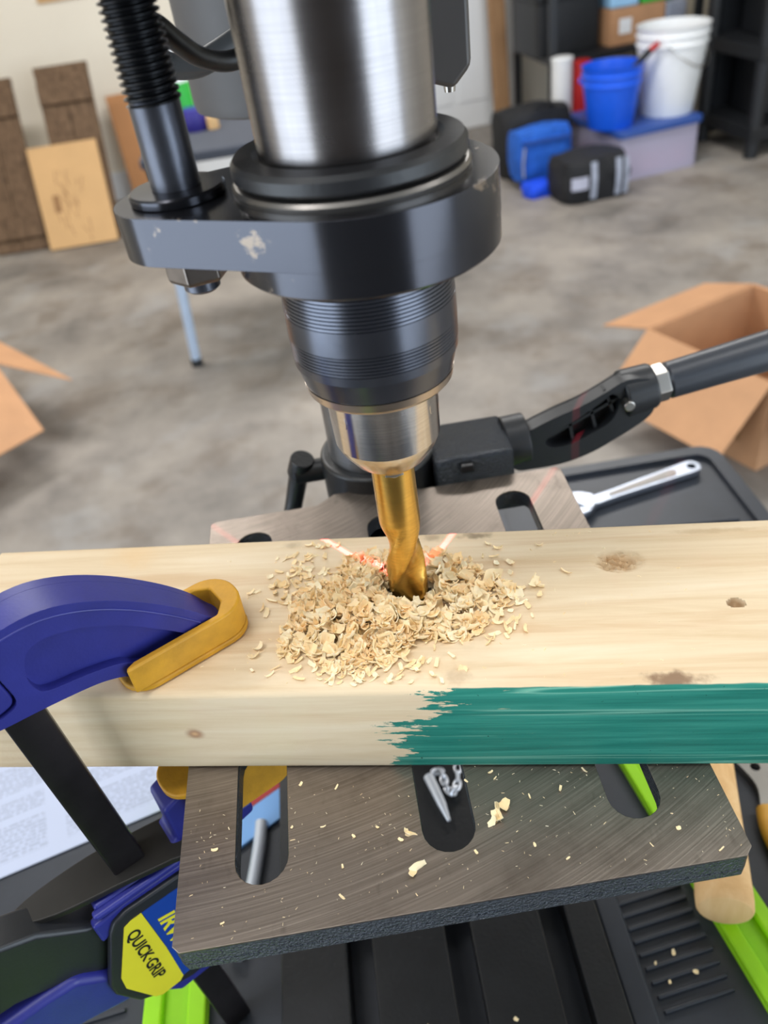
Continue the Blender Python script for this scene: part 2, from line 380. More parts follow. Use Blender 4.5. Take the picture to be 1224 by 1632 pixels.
    def base(self):
        xs = [v[0] for v in self.v]; ys = [v[1] for v in self.v]; zs = [v[2] for v in self.v]
        return Vector(((min(xs)+max(xs))/2, (min(ys)+max(ys))/2, min(zs)))
def tag(o, label, cat, group=None, kind=None):
    o['label'] = label; o['category'] = cat
    if group: o['group'] = group
    if kind: o['kind'] = kind
    return o
def thing(name, org, label, cat, group=None):
    o = bpy.data.objects.new(name, None); COL.objects.link(o); o.location = wv(org); o.empty_display_size = 0.02
    ORG[o.name] = Vector(org); return tag(o, label, cat, group)
def structure(o): o['kind'] = 'structure'; return o
def part_label(o, s): o['label'] = s; return o
def arc(cx, cy, r, a0, a1, n): return [(cx+r*math.cos(math.radians(a0+(a1-a0)*i/n)), cy+r*math.sin(math.radians(a0+(a1-a0)*i/n))) for i in range(n+1)]
def slot(x, y0, y1, r, n=10): return arc(x, y0+r, r, 180, 360, n)+arc(x, y1-r, r, 0, 180, n)
def rrect(x0, x1, y0, y1, r, n=4):
    return arc(x0+r, y0+r, r, 180, 270, n)+arc(x1-r, y0+r, r, 270, 360, n)+arc(x1-r, y1-r, r, 0, 90, n)+arc(x0+r, y1-r, r, 90, 180, n)
def spline(pts, n=6, closed=False):
    P = [Vector(p) for p in pts]; out = []; N = len(P)
    for i in range(N if closed else N-1):
        p0, p1, p2, p3 = (P[(i+k) % N] if closed else P[min(max(i+k, 0), N-1)] for k in (-1, 0, 1, 2))
        for s in range(n):
            t = s/n; out.append(0.5*((2*p1)+(p2-p0)*t+(2*p0-5*p1+4*p2-p3)*t*t+(3*p1-p0-3*p2+p3)*t*t*t))
    if not closed: out.append(P[-1])
    return [tuple(p) for p in out]

# ================================================================== the garage
UL, UR, CH, DW = -1500, 4600, 2600, DOORW
structure(MB().prism([tuple(rm(UL-150, -150, 0))[:2], tuple(rm(UR+150, -150, 0))[:2], tuple(rm(UR+150, DW+2500, 0))[:2], tuple(rm(UL-150, DW+2500, 0))[:2]], -1060, -1000).build('floor', CONC))
RF = frame(WO, EU, -EW, (0, 0, 1))     # local x = along back wall, y = behind it, z up
structure(MB().box(UL-150, UR+150, 0, 150, 0, CH, RF).build('wall_back', WALLM))
structure(MB().box(UL-150, UL, -LW0, 0, 0, CH, RF).box(UL-150, UL, -DW, -LW1, 0, CH, RF).box(UL-150, UL, -LW1, -LW0, 2150, CH, RF).build('wall_left', WALLM))
structure(MB().box(UR, UR+150, -DW, 0, 0, CH, RF).build('wall_right', WALLM))
structure(MB().box(UL-150, UR+150, -DW-150, 150, CH, CH+100, RF).build('ceiling', CEILM))
structure(MB().box(UL, 1650, -DW-150, -DW, 0, CH, RF).box(4350, UR, -DW-150, -DW, 0, CH, RF).box(1650, 4350, -DW-150, -DW, 2150, CH, RF).build('wall_front', M('darkened_wall_for_reflection', (62, 54, 48), 0.8, 0, 0.1, 4)))  # unseen wall; width and dark colour made up to darken the quill's reflection
structure(MB().box(UL, 2320, -22, 0, 0, 150, RF).build('baseboard_back', WHITEP, bevel=4))
d1 = structure(MB().box(2420, 3030, -35, 0, 0, 2040, RF).build('door_1', WHITEP, bevel=3))
for (x0, x1, z0, z1) in ((2490, 2700, 150, 900), (2750, 2960, 150, 900), (2490, 2700, 1050, 1900), (2750, 2960, 1050, 1900)):
    MB().box(x0, x1, -42, -35, z0, z1, RF).build('door_panel', WHITEP, d1, bevel=5)
structure(MB().box(2340, 2420, -45, 0, 0, 2110, RF).box(3030, 3110, -45, 0, 0, 2110, RF).box(2420, 3030, -45, 0, 2040, 2110, RF).build('trim_1', WHITEP, bevel=4))

# ================================================================== the work bench
BZ = -230
bench = thing('workbench', (-20, 10, -1000), 'black plastic workbench with lime green rails under the drill press', 'workbench')
MB().prism([(-480, -480), (352, -480), (352, 410), (330, 432), (120, 432), (70, 290), (-470, 290), (-480, 280)], BZ-28, BZ).build('bench_top', BENCH, bench, bevel=3)
# raised lip round the far right corner of the top
MB().prism(rrect(104, 352, 125, 432, 22), BZ, BZ+5, None, (rrect(118, 338, 139, 418, 14),)).build('tray_lip', BENCH, bench, bevel=1.5)
MB().box(84.5, 99, -320, 60, BZ, BZ+6).build('tray_lip', BENCH, bench, bevel=2)
def rail(name, p0, p1, w):
    d = (Vector(p1)-Vector(p0)); L = d.length; m = frame((p0[0], p0[1], BZ), d, (-d.y, d.x, 0), (0, 0, 1))
    r = MB().box(0, L, -w/2, w/2, 0, 3, m).build(name, LIME, bench, bevel=0.8)
    ORG[r.name] = ORG[bench.name]
    MB().box(0, L, -w/2, -w/2+w*0.3, 3, 9, m).build('rail_edge', LIME, r, bevel=1.6)
    MB().box(0, L, w/2-w*0.3, w/2, 3, 9, m).build('rail_edge', LIME, r, bevel=1.6)
for i_, (u, w, L, wd, p) in enumerate(FILL_LAMPS):  # housings made up to carry the added fill lamps
    fx = thing('fill_lamp_fixture', tuple(rm(u, w, 2600)), ('made-up white fill lamp over the workbench, left one', 'made-up white fill lamp over the workbench, right one', 'made-up white fill lamp near the back wall, left one', 'made-up white fill lamp near the back wall, right one')[i_], 'ceiling light')
    MB().box(-L/2-30, L/2+30, -wd/2-30, wd/2+30, -50, 0, frame(rm(u, w, 2600), EU, -EW, (0, 0, 1))).build('fill_lamp_housing', WHITEP, fx, bevel=6)
rail('lime_rail', (191.5, -200, 0), (114, 300, 0), 31)
rail('lime_rail', (-167, -330, 0), (-170, 120, 0), 37)
for k in range(9):
    y = -8-k*7.6
    MB().box(0, 42, -1.1, 1.1, 0, 2.6, frame((98+k*0.7, y-3, BZ), (1, 0.13, 0), (-0.13, 1, 0), (0, 0, 1))).build('tray_rib', BENCH, bench, bevel=0.8)
for k in range(14):
    y = 330-k*15
    MB().box(0, 150, -2, 2, 0, 2.4, frame((176, y, BZ), (1, -0.1, 0), (0.1, 1, 0), (0, 0, 1))).build('tray_rib', BENCH, bench, bevel=0.8)
for k in range(8):
    y = -12-k*9
    MB().box(0, 62, -1.3, 1.3, 0, 2.4, frame((-262, y, BZ), (1, 0.13, 0), (-0.13, 1, 0), (0, 0, 1))).build('tray_rib', BENCH, bench, bevel=0.8)
for sx in (-1, 1):
    for sy in (-1, 1):
        MB().cyl((sx*330-30, sy*340-20, BZ-28), (sx*400-30, sy*400-20, -1000), 22, 20, 20).build('leg', BENCH, bench)

# ================================================================== the drill press
dp = thing('drill_press', (0, 80, BZ), 'black bench drill press with steel quill, keyed chuck and slotted steel table', 'drill press')
# base
bh = [slot(x, -102, 16, 7.5) for x in (-58, 0, 56)]
MB().prism(rrect(-104, 82, -125, 240, 16), BZ, BZ+22, None, bh).build('base', CASTBLK, dp, bevel=2)
MB().lathe([(58, BZ+22), (56, BZ+27), (40, BZ+34), (34, BZ+62), (33, BZ+64)], Matrix.Translation((0, 167, 0)), 48).build('column_socket', CASTBLK, dp, bevel=1)
MB().lathe([(29, BZ+40), (29, 300)], Matrix.Translation((0, 167, 0)), 64).build('column', COLUMN, dp)
# work table: machined plate over a textured casting, six slots
tout = [(-98.5, -107.6), (97.5, -107.6), (100.5, -104.5), (100.5, 128), (98, 131), (20, 131), (8, 139), (-30, 139.5), (-40, 131.5), (-99, 131.5), (-101.2, 129), (-101.2, -105)]
def tslots(g): return [slot(x, a+(-g), b+g, w/2+g) for x, a, b, w in ((-70.5, -88, -26, 19.4), (-0.9, -88, -26, 19.2), (68.3, -87.5, -26, 18.6), (-76, 34, 115.5, 19), (-4, 34, 113, 19), (67.5, 34, 115.2, 18.6))]
cast_m = Matrix.Identity(4)
def inset(o, d):
    return [(x-math.copysign(d, x) if abs(x) > 60 else x, y-math.copysign(d, y) if abs(y) > 100 else y) for x, y in o]
wt = MB().prism(inset(tout, 0.2), -9, -0.9, None, tslots(0.0)).prism(inset(tout, 0.2), -13.5, -9, None, (inset(tout, 9),)).prism(inset(tout, 3.0), -17.5, -13.5, None, (inset(tout, 9),)).build('table_casting', CAST, dp, bevel=0.9)
tp = MB().prism(tout, -0.9, 0.0, None, tslots(0.25)).build('table_plate', TABLE, wt, bevel=0.25)
part_label(tp, 'bare machined steel top face with six rounded slots')
# table bracket round the column, crank and lock lever
br = MB().lathe([(35, -62), (35, 9), (33.5, 10.5), (29.3, 10.5)], Matrix.Translation((0, 167, 0)), 64, caps=False).box(-28, 28, 60, 140, -60, -19).build('table_bracket', CASTBLK, dp, bevel=1)
MB().prism([(30, -20), (77, -26), (76, 12), (40, 12), (30, 10)], 0, 40, frame((0, 178, 0), (1, 0, 0), (0, 0, 1), (0, -1, 0))).build('gear_housing', CAST, br, bevel=2.5)
MB().box(44, 52, 133, 140, 4, 9).build('housing_lug', CASTBLK, br, bevel=1)
cpts = [(79, 160, -6), (92, 162, -5), (106, 164, -1), (120, 165, 5), (133, 165.5, 12.5), (144, 166, 18)]
up = []; lo = []
crank = MB().cyl((76, 166, -1), (90, 166.5, 0), 15.5, 15, 32).build('crank_boss', DARKP, dp, bevel=1)
CF = frame((0, 160, 0), (1, 0, 0), (0, 0, 1), (0, -1, 0))
outer = spline([(80, 5), (91.4, 10.5), (106.8, 16.5), (121.9, 21.4), (134.9, 27.5), (145.9, 33), (155.3, 33), (163, 29.5), (165, 18), (164, 9), (157, 2.5), (144, -5), (128.8, -12.6), (111.5, -17.4), (92, -18.2), (81, -16.5), (77, -6)], 5, True)
inner = spline([(99.5, 0), (107.8, 7.0), (120.3, 13.6), (133, 21.5), (139, 25.6), (143.7, 19.9), (139.5, 7.9), (126.5, 0.4), (113.2, -4.6), (103.6, -4.6)], 5, True)
ca = MB().prism(outer, -9, 3, CF, (inner,)).prism(outer, -9, -6.5, CF).build('crank_arm', DARKP, crank, bevel=1)
ribs = MB()
for (a, b) in (((103, 2), (146, 22)), ((114, 15), (117, -3)), ((126, 22), (131, 2)), ((135, 28), (142, 10))):
    a = Vector((a[0], a[1], 0)); b = Vector((b[0], b[1], 0)); d = (b-a)
    ribs.box(0, d.length, -0.9, 0.9, -7, 0.5, CF @ frame(a, d, (-d.y, d.x, 0), (0, 0, 1)))
ribs.build('arm_rib', DARKP, crank)
GA = Vector((150, 166, 19.5)); GD = Vector((1, 0.03, 0.135)).normalized()
MB().cyl(GA-GD*3, GA+GD*17, 14.5, 13.5, 36).build('crank_hub', DARKP, crank, bevel=2)
MB().cyl(GA+Vector((-3, -16.5, 0.5)), GA+Vector((-3, -10, 0.5)), 3.2, 3.2, 20).build('pivot_bolt', ZINC, crank, bevel=0.6)
MB().lathe([(11.5, 0), (11.5, 8)], along(GA+GD*16.5, GA+GD*26), 6).build('hex_nut', ZINC, crank, bevel=0.7, smooth=False)
MB().lathe([(9.5, 0), (11, 2), (11.3, 30), (12.5, 90), (12, 104), (8, 109)], along(GA+GD*24, GA+GD*140), 40).build('grip', M('satin_black_grip', (52, 56, 64), 0.38, 0, 0.08, 40), crank)
lv = MB().tube([(-47, 172, 2), (-50, 176, -5), (-58, 178, -30), (-68, 180, -62)], [6.5, 6.2, 5.6, 6.0], 20).cyl((-30, 172, -3), (-52, 172, -3), 7, 7, 24).build('lock_lever', CASTBLK, dp)
MB().lathe([(7.4, 0), (7.8, 12), (6.2, 16)], along((-46, 171.5, 7), (-52, 176, -12)), 24).build('lever_knuckle', CASTBLK, lv, bevel=0.8)
# head, quill and depth stop
MB().prism(rrect(-75, 75, -45, 215, 40, 8), 292, 420).build('head_casting', HEADM, dp, bevel=6)
MB().lathe([(25.3, 214), (26.2, 300)], None, 128).build('quill', QUILL, dp)
MB().lathe([(30.2, 214.5), (33.0, 214.7), (33.7, 215.6), (33.6, 218.6), (32.6, 220.0), (27.2, 220.4), (26.2, 219.6), (25.4, 219.2)], None, 128).build('quill_bumper', RUBBER, dp)
MB().lathe([(31, 210.5), (34.2, 210.7), (34.4, 212.6), (33.6, 213.6), (31, 214.4)], None, 128).build('clamp_ring', M('worn_grey_ring', (128, 124, 120), 0.3, 0.9, 0.2, 60), dp)
def hull2(c0, r0, c1, r1, n=40):
    c0 = Vector(c0); c1 = Vector(c1); d = c1-c0; a = math.atan2(d.y, d.x); b = math.acos((r0-r1)/d.length)
    p = [(c0.x+r0*math.cos(a+b+(2*PI-2*b)*i/n), c0.y+r0*math.sin(a+b+(2*PI-2*b)*i/n)) for i in range(n+1)]
    return p+[(c1.x+r1*math.cos(a-b+2*b*i/n), c1.y+r1*math.sin(a-b+2*b*i/n)) for i in range(n+1)]
RX, RY = -50.5, 5.5
MB().prism(hull2((2.3, 0), 39.7, (RX+0.5, RY), 19.5, 56), 197.3, 211, None, (arc(0, 0, 26, 0, 352.5, 47),)).build('depth_bracket', BLACKM, dp, bevel=1.3, seg=3)
MB().lathe([(27.0, 189.2), (38.6, 189.2), (39.6, 190.2), (39.6, 197.4)], Matrix.Translation((2.3, 0, 0)), 96).build('bracket_hub', BLACKM, dp)
MB().lathe([(7.1, 213), (7.1, 236), (6.4, 237.5)], Matrix.Translation((RX, RY, 0)), 48).build('depth_rod', ROD, dp, bevel=0.5)
th = MB(); sg, n = 36, 420; pitch = 1.85
def trad(ph): s = abs(((ph) % 1.0)*2-1); return 6.35+1.35*min(1, max(0, s*1.7-0.3))
for j in range(n+1):
    z = 236.2+j*0.155
    for i in range(sg):
        a = 2*PI*i/sg; r = trad(z/pitch-i/sg); th.v.append((RX+r*math.cos(a), RY+r*math.sin(a), z))
th.f = [(j*sg+i, j*sg+(i+1) % sg, (j+1)*sg+(i+1) % sg, (j+1)*sg+i) for j in range(n) for i in range(sg)]
th.build('rod_thread', M('black_oiled_thread', (30, 31, 34), 0.3, 0.6, 0.2, 60), dp, sharp=60)
MB().lathe([(8, 210.9), (13.6, 210.9), (14.0, 211.4), (14.0, 213.4), (13.4, 213.9), (7.0, 214.1)], Matrix.Translation((RX, RY, 0)), 64).build('washer', BLACKM, dp)
nb = MB().lathe([(9.2, 186.6), (9.8, 188), (9.8, 194.6)], Matrix.Translation((RX, RY, 0)) @ rotz(0.25), 6).build('hex_nut', M('worn_nut_steel', (120, 112, 106), 0.3, 0.95, 0.2, 80), dp, bevel=0.6, smooth=False)
MB().lathe([(4.4, 182.6), (5.6, 183.6), (5.6, 190)], Matrix.Translation((RX, RY, 0)), 32).build('rod_end', ROD, dp)
# chuck: black sleeve with grooved bands, bright ring, polished nose, three jaws
prof = []
def bandp(z0, z1, r0, r1, grooves):
    if not grooves: prof.extend([(r0, z0), (r1, z1)]); return
    for k in range(grooves):
        a = k/grooves
        for f, dr in ((0.0, -0.28), (0.18, 0.05), (0.82, 0.05), (1.0, -0.28)):
            q = a+f/grooves; prof.append((r0+(r1-r0)*q+dr, z0+(z1-z0)*q))
prof.append((20, 149.2)); bandp(149.2, 156.5, 24.8, 26.6, 0); bandp(156.6, 159.6, 26.9, 27.1, 0); bandp(159.7, 166.3, 27.1, 27.2, 6)
bandp(166.4, 174.4, 27.3, 27.2, 0); bandp(174.5, 184, 27.2, 26.6, 8); bandp(184.1, 188, 26.5, 26.2, 0); prof.append((20, 188))
chuck = MB().lathe([(9, 118), (9, 187)], None, 32).build('chuck', CHROME, dp)
sl = MB().lathe(prof, None, 128).build('chuck_sleeve', SLEEVE, chuck, sharp=28); part_label(sl, 'black chuck sleeve with two grooved bands')
MB().lathe([(19, 144.6), (23.3, 144.9), (24.5, 146.2), (25.0, 149.0), (20, 149.3)], None, 128).build('chuck_ring', M('satin_steel_ring', (186, 172, 158), 0.3, 1.0, 0.1), chuck)
MB().lathe([(8.2, 111.6), (9.6, 111.5), (10.2, 112.2), (13.2, 114.6), (16.8, 119.8), (17.9, 121.8), (18.5, 123.6), (18.9, 134), (19.2, 145)], None, 128).build('chuck_nose', CHROME, chuck, sharp=14)
for a in (-28, 92, 212):
    d = Vector((math.cos(math.radians(a)), math.sin(math.radians(a)), 0)); c = d*17.6+Vector((0, 0, 137.2))
    MB().lathe([(2.6, -3), (2.6, 1.05), (3.7, 1.2), (4.4, 0.9), (4.6, -0.5)], along(c, c+d), 28, caps=False).build('key_hole', CHROME, chuck)
    MB().lathe([(2.75, -0.4), (2.7, 0.75)], along(c, c+d), 28).build('key_hole_shade_disc', INK_SHADE, chuck)  # black disc standing in for the shade inside the key hole
for a in (30, 150, 270):
    m = rotz(math.radians(a))
    MB().prism([(0.6, 0), (7.2, -3.6), (8.2, 0), (7.2, 3.6)], 108.9, 116, m).build('chuck_jaw', ZINC, chuck, bevel=0.5)
# motor, laser head, wiring behind the quill
mo = MB().lathe([(50, 173), (55, 175), (56, 180), (56, 400)], Matrix.Translation((-23, 335, 0)), 72).build('motor', MOTORM, dp)
MB().lathe([(57, 240), (57.6, 241), (57.6, 246), (57, 247)], Matrix.Translation((-23, 335, 0)), 72).build('motor_band', MOTORM, mo)
MB().prism([(33, 219.5), (41.5, 216.5), (48, 223), (48.5, 300), (30, 300)], 0, 24, frame((0, 86, 0), (1, 0, 0), (0, 0, 1), (0, -1, 0))).build('laser_housing', HEADM, dp, bevel=2)
MB().cyl((41.5, 72, 214.2), (41.5, 72, 219), 1.9, 2.6, 18).build('laser_screw', ZINC, dp)
cl = MB().tube(spline([(-62, 40, 249), (-57, 44, 252), (-51, 48, 250), (-46, 52, 244), (-40, 58, 238), (-30, 66, 235), (-12, 74, 240)], 6), 3.2, 14).build('laser_cable', RUBBER, dp)
MB().tube(spline([(-60, 96, 236), (-58, 96, 233.5), (-54, 97, 231.5), (-46, 98, 231), (-36, 102, 234), (-18, 108, 241)], 6), 4.4, 16).build('motor_cable', M('grey_cable', (74, 76, 78), 0.45, 0, 0.1), dp)
MB().lathe([(3.6, 0), (4.6, 0.4), (4.6, 3), (3.8, 3.3), (3.8, 4.6), (4.6, 5), (4.6, 7.4), (3.4, 8)], along((-58, 35, 249), (-52.5, 42, 249)), 24).cyl((-58, 36, 242), (-58, 36, 256), 2.6, 2.6, 16).build('strain_relief', RUBBER, dp)

# laser lines: two real line lasers in the head, each lighting a thin vertical fan through the spindle axis
LSGN = -1.0
def line_laser(p, normal):
    d = bpy.data.lights.new('line_laser', 'POINT'); d.energy = 10; d.shadow_soft_size = 0.0004; d.color = (1.0, 0.06, 0.09)
    d.use_nodes = True; nt = d.node_tree; em = nt.nodes['Emission']
    tc = nt.nodes.new('ShaderNodeTexCoord'); dt = nt.nodes.new('ShaderNodeVectorMath'); dt.operation = 'DOT_PRODUCT'
    dt.inputs[1].default_value = normal; nt.links.new(tc.outputs['Normal'], dt.inputs[0])
    ab = nt.nodes.new('ShaderNodeMath'); ab.operation = 'ABSOLUTE'; nt.links.new(dt.outputs['Value'], ab.inputs[0])
    lt = nt.nodes.new('ShaderNodeMath'); lt.operation = 'LESS_THAN'; lt.inputs[1].default_value = 0.0075; nt.links.new(ab.outputs[0], lt.inputs[0])
    mu = nt.nodes.new('ShaderNodeMath'); mu.operation = 'MULTIPLY'; mu.inputs[1].default_value = 1.0; sz = nt.nodes.new('ShaderNodeSeparateXYZ'); nt.links.new(tc.outputs['Normal'], sz.inputs[0])
    az = nt.nodes.new('ShaderNodeMath'); az.operation = 'MULTIPLY'; az.inputs[1].default_value = LSGN; nt.links.new(sz.outputs[2], az.inputs[0])
    gz = nt.nodes.new('ShaderNodeMath'); gz.operation = 'GREATER_THAN'; gz.inputs[1].default_value = 0.7; nt.links.new(az.outputs[0], gz.inputs[0])
    nt.links.new(gz.outputs[0], mu.inputs[1]); nt.links.new(lt.outputs[0], mu.inputs[0])
    nt.links.new(mu.outputs[0], em.inputs[1]); em.inputs[0].default_value = (1, 1, 1, 1)
    o = bpy.data.objects.new('line_laser', d); COL.objects.link(o); o.location = wv(p); return o
LA = Vector((-0.615, 0.788, 0)); LB = Vector((0.60, 0.80, 0))
line_laser(LA*58+Vector((0, 0, 196)), (LA.y, -LA.x, 0))
line_laser(LB*74+Vector((0, 0, 212)), (LB.y, -LB.x, 0))

# ================================================================== the drill bit
bit = MB(); R0 = 7.9; seg = 72; zs = [30+i*0.5 for i in range(163)]
def flute(a, z):
    "two scooped flutes on a right-hand helix that run out below the plain shank"
    k = min(1.0, max(0.0, (86-z)/14)); k = k*k*(3-2*k)
    if k <= 0: return 1.0
    ph = (a-2*PI*z/84+0.9) % PI
    x = abs(ph-PI/2)/(PI*0.30)
    d = 0.0 if x >= 1 else (1-x*x)**0.8
    land = 0.03 if 1.0 <= x < 1.16 else 0.0
    return 1-k*(0.36*d+land)
for z in zs:
    for i in range(seg):
        a = 2*PI*i/seg; r = R0*flute(a, z); bit.v.append((r*math.cos(a), r*math.sin(a), z))
nz = len(zs); bit.f = [(j*seg+i, j*seg+(i+1) % seg, (j+1)*seg+(i+1) % seg, (j+1)*seg+i) for j in range(nz-1) for i in range(seg)]
bit.f += [tuple(range(seg-1, -1, -1)), tuple((nz-1)*seg+i for i in range(seg))]
b_ = tag(bit.build('drill_bit', GOLD, None, (0, 0, 30), sharp=38), 'thick gold coated twist drill bit held in the chuck and boring into the board', 'drill bit')

# ================================================================== the board
bd_name = 'lumber_board'; L0, L1, Y0, Y1, T = -197, 330, -52.1, 36.9, 46.4; rc = 2.6
sec = []
def topz(x, y):
    z = T
    dx, dy = (x-85)/8.2, (y-13.6)/5.6; d = dx*dx+dy*dy
    if d < 1.6: z -= max(0, 1-d/1.6)**0.6*4.2*(0.55+0.9*mnoise.noise((x*0.45, y*0.9, 0)))
    dx, dy = (x-124.5)/2.9, (y+12.5)/2.3; d = dx*dx+dy*dy
    if d < 1: z -= 6*min(1, (1-d)*4)
    if x*x+y*y < 8.1*8.1: z -= 20
    return z
for i in range(5): a = PI+PI/2*i/4; sec.append((Y0+rc+rc*math.cos(a), rc+rc*math.sin(a)))
sec = sec[::-1]                                    # bottom front corner, going up
front = [(Y0, z) for z in (10, 20, 30, 38)]
fc = [(Y0+rc-rc*math.cos(PI/2*i/5), T-rc+rc*math.sin(PI/2*i/5)) for i in range(6)]
tops = [(Y0+rc+i*0.75, T) for i in range(1, 112)]
tops = [p for p in tops if p[0] < Y1-rc-0.2]
bc = [(Y1-rc+rc*math.sin(PI/2*i/5), T-rc+rc*math.cos(PI/2*i/5)) for i in range(6)]
bot = [(Y1-rc+rc*math.cos(PI/2*i/4), rc-rc*math.sin(PI/2*i/4)) for i in range(5)]
sec = sec+front+fc+tops+bc+bot
xs = [L0+i*1.0 for i in range(int(250-L0)+1)]+[260, 280, 300, 329, 330]
bm = MB(); ns = len(sec)
for x in xs:
    e = 0.985 if x in (L0, L1) else 1.0
    for (y, z) in sec:
        zz = topz(x, y) if z == T else z
        bm.v.append((x, y, zz))
bm.f = [(i*ns+k, i*ns+(k+1) % ns, (i+1)*ns+(k+1) % ns, (i+1)*ns+k) for i in range(len(xs)-1) for k in range(ns)]
bm.f += [tuple(range(ns-1, -1, -1)), tuple((len(xs)-1)*ns+k for k in range(ns))]
bm.f = [f[::-1] for f in bm.f]
board = tag(bm.build(bd_name, BOARD, None, (0, 0, 0), sharp=50), 'pale pine board clamped across the drill table, its front edge partly painted green', 'board')
BA = -0.18928; board.rotation_euler = (0, 0, BA)
BM = rotz(BA)

# ================================================================== wood shavings
def flake(mb, c, L, w, curl, tilt, rng, nx=5, t=0.28):
    "one curled flake: a strip rolled about its width, ragged at the ends"
    m = Matrix.Translation(c) @ Matrix.Rotation(rng.uniform(0, 2*PI), 4, 'Z') @ Matrix.Rotation(rng.gauss(0, tilt), 4, 'X') @ Matrix.Rotation(rng.gauss(0, tilt), 4, 'Y')
    vs = []; twist = rng.uniform(-0.5, 0.5); n2 = 3; off = rng.uniform(-0.3, 0.3)
    for s in (0, 1):
        for i in range(nx+1):
            u = i/nx-0.5; a = u*curl; r = L/max(curl, 0.05)
            px = math.sin(a)*r; pz = (1-math.cos(a))*r
            ww = w*(0.55+0.45*math.cos(u*2.4+off))*(1+0.2*rng.uniform(-1, 1))
            for j in range(n2):
                v = j/(n2-1)-0.5; vs.append((px, v*ww+twist*u*w, pz+abs(v)*v*0.3*w-s*t+0.35*w*v*v))
    N = (nx+1)*n2; fs = []
    for i in range(nx):
        for j in range(n2-1):
            q = (i*n2+j, (i+1)*n2+j, (i+1)*n2+j+1, i*n2+j+1); fs += [q, tuple(N+k for k in q[::-1])]
    rim = [i*n2 for i in range(nx+1)]+[nx*n2+j for j in range(1, n2)]+[i*n2+n2-1 for i in range(nx-1, -1, -1)]+[j for j in range(n2-2, 0, -1)]
    fs += [(rim[(k+1) % len(rim)], rim[k], N+rim[k], N+rim[(k+1) % len(rim)]) for k in range(len(rim))]
    mb.add(vs, fs, m)
rng = random.Random(11)
pile = MB()
def pile_edge(a):   # outline of the heap as seen from above, board frame
    return 1+0.16*math.sin(2*a+0.6)+0.10*math.sin(3*a+2)+0.07*math.sin(7*a)
PC = (-7, -8)
def pile_h(x, y):
    a = math.atan2((y-PC[1])/32, (x-PC[0])/38); d = math.hypot((x-PC[0])/38, (y-PC[1])/32)/pile_edge(a)
    h = max(0.0, 1-d**1.7)*6.6+max(0, 1-math.hypot(x+2, y+21)/15)*2.6
    r = math.hypot(x, y)
    if r < 15: h *= max(0.25, (r-8)/7)
    return h, d
n = 0
while n < 1300:
    a = rng.uniform(0, 2*PI); q = rng.random()**0.62*1.05
    x = PC[0]+38*q*math.cos(a)*pile_edge(a); y = PC[1]+32*q*math.sin(a)*pile_edge(a)
    if math.hypot(x, y+1.5) < 10.6 or y < Y0+3 or y > Y1-2: continue
    h, d = pile_h(x, y)
    z = T+0.4+h*rng.random()**0.55
    big = rng.random()
    if x > 16 and rng.random() < 0.55: L, w, cu = rng.uniform(4, 7), rng.uniform(0.7, 1.6), rng.uniform(0.4, 2)
    elif big < 0.42: L, w, cu = rng.uniform(5.5, 8.5), rng.uniform(3.4, 5.6), rng.uniform(1.2, 3.4)
    elif big < 0.8: L, w, cu = rng.uniform(4, 6.5), rng.uniform(2.2, 3.8), rng.uniform(1.0, 3.2)
    else: L, w, cu = rng.uniform(3, 6.5), rng.uniform(0.7, 1.4), rng.uniform(0.2, 1.6)
    flake(pile, BM @ Vector((x, y, z)), L, w, cu, 0.58 if d < 0.8 else 0.4, rng); n += 1
for k in range(300):       # thin scatter in front and to the sides
    if k < 130: x, y = rng.gauss(-18, 16), rng.gauss(-41, 4.5)
    elif k < 195: x, y = rng.gauss(32, 9), rng.gauss(-2, 16)
    else: x, y = rng.gauss(-46, 8), rng.gauss(6, 14)
    if y < Y0+3 or y > Y1-3: continue
    flake(pile, BM @ Vector((x, y, T+0.5)), rng.uniform(2, 6), rng.uniform(0.5, 2.2), rng.uniform(0.3, 2.4), 0.3, rng)
po = pile.build('wood_shavings', SHAVE, None, (-7, -9, T), sharp=60)
tag(po, 'heap of curled pale pine shavings round the drill bit', 'wood shavings', None, 'stuff')

def chip(x, y, z, L, w, cu, label, group, tilt=0.2, name='wood_shaving', k=1):
    mb = MB()
    for i in range(k):
        flake(mb, Vector((x+rng.gauss(0, 0.9)*(i > 0)*L*0.35, y+rng.gauss(0, 0.9)*(i > 0)*L*0.35, z+0.35+0.5*i)), L*rng.uniform(0.8, 1.1), w*rng.uniform(0.8, 1.1), cu, tilt, rng)
    return tag(mb.build(name, SHAVE, None, (x, y, z), sharp=60), label, 'wood shaving', group)
GT = 'shavings scattered on the steel table'
ORD = ('nearest', 'second nearest', 'third nearest', 'fourth nearest', 'fifth nearest', 'sixth nearest', 'seventh nearest', 'eighth nearest', 'ninth nearest', 'tenth nearest', 'eleventh nearest', 'twelfth nearest')
def ordered(objs, phrase):        # label a scatter one by one, counted from the near edge
    for i, o in enumerate(sorted(objs, key=lambda o: o.location.y)): o['label'] = phrase % ORD[min(i, 11)]
chip(18.5, -74.5, 0, 6, 4, 1.6, 'largest pale wood shaving on the steel table, right of the middle slot', None, 0.5, k=3)
chip(16.5, -79, 0, 4, 3, 1.4, 'rounded pale shaving just in front of the largest shaving on the steel table', None, 0.4, k=2)
chip(-15, -79, 0, 4.6, 2.4, 1.0, 'stubby pale shaving on the steel table left of the middle slot', None, 0.4, k=2)
chip(-16, -93, 0, 7, 2.4, 0.7, 'longest shaving near the front edge of the steel table, left of the middle slot', None, 0.3, k=2)
SC = [[], [], [], []]
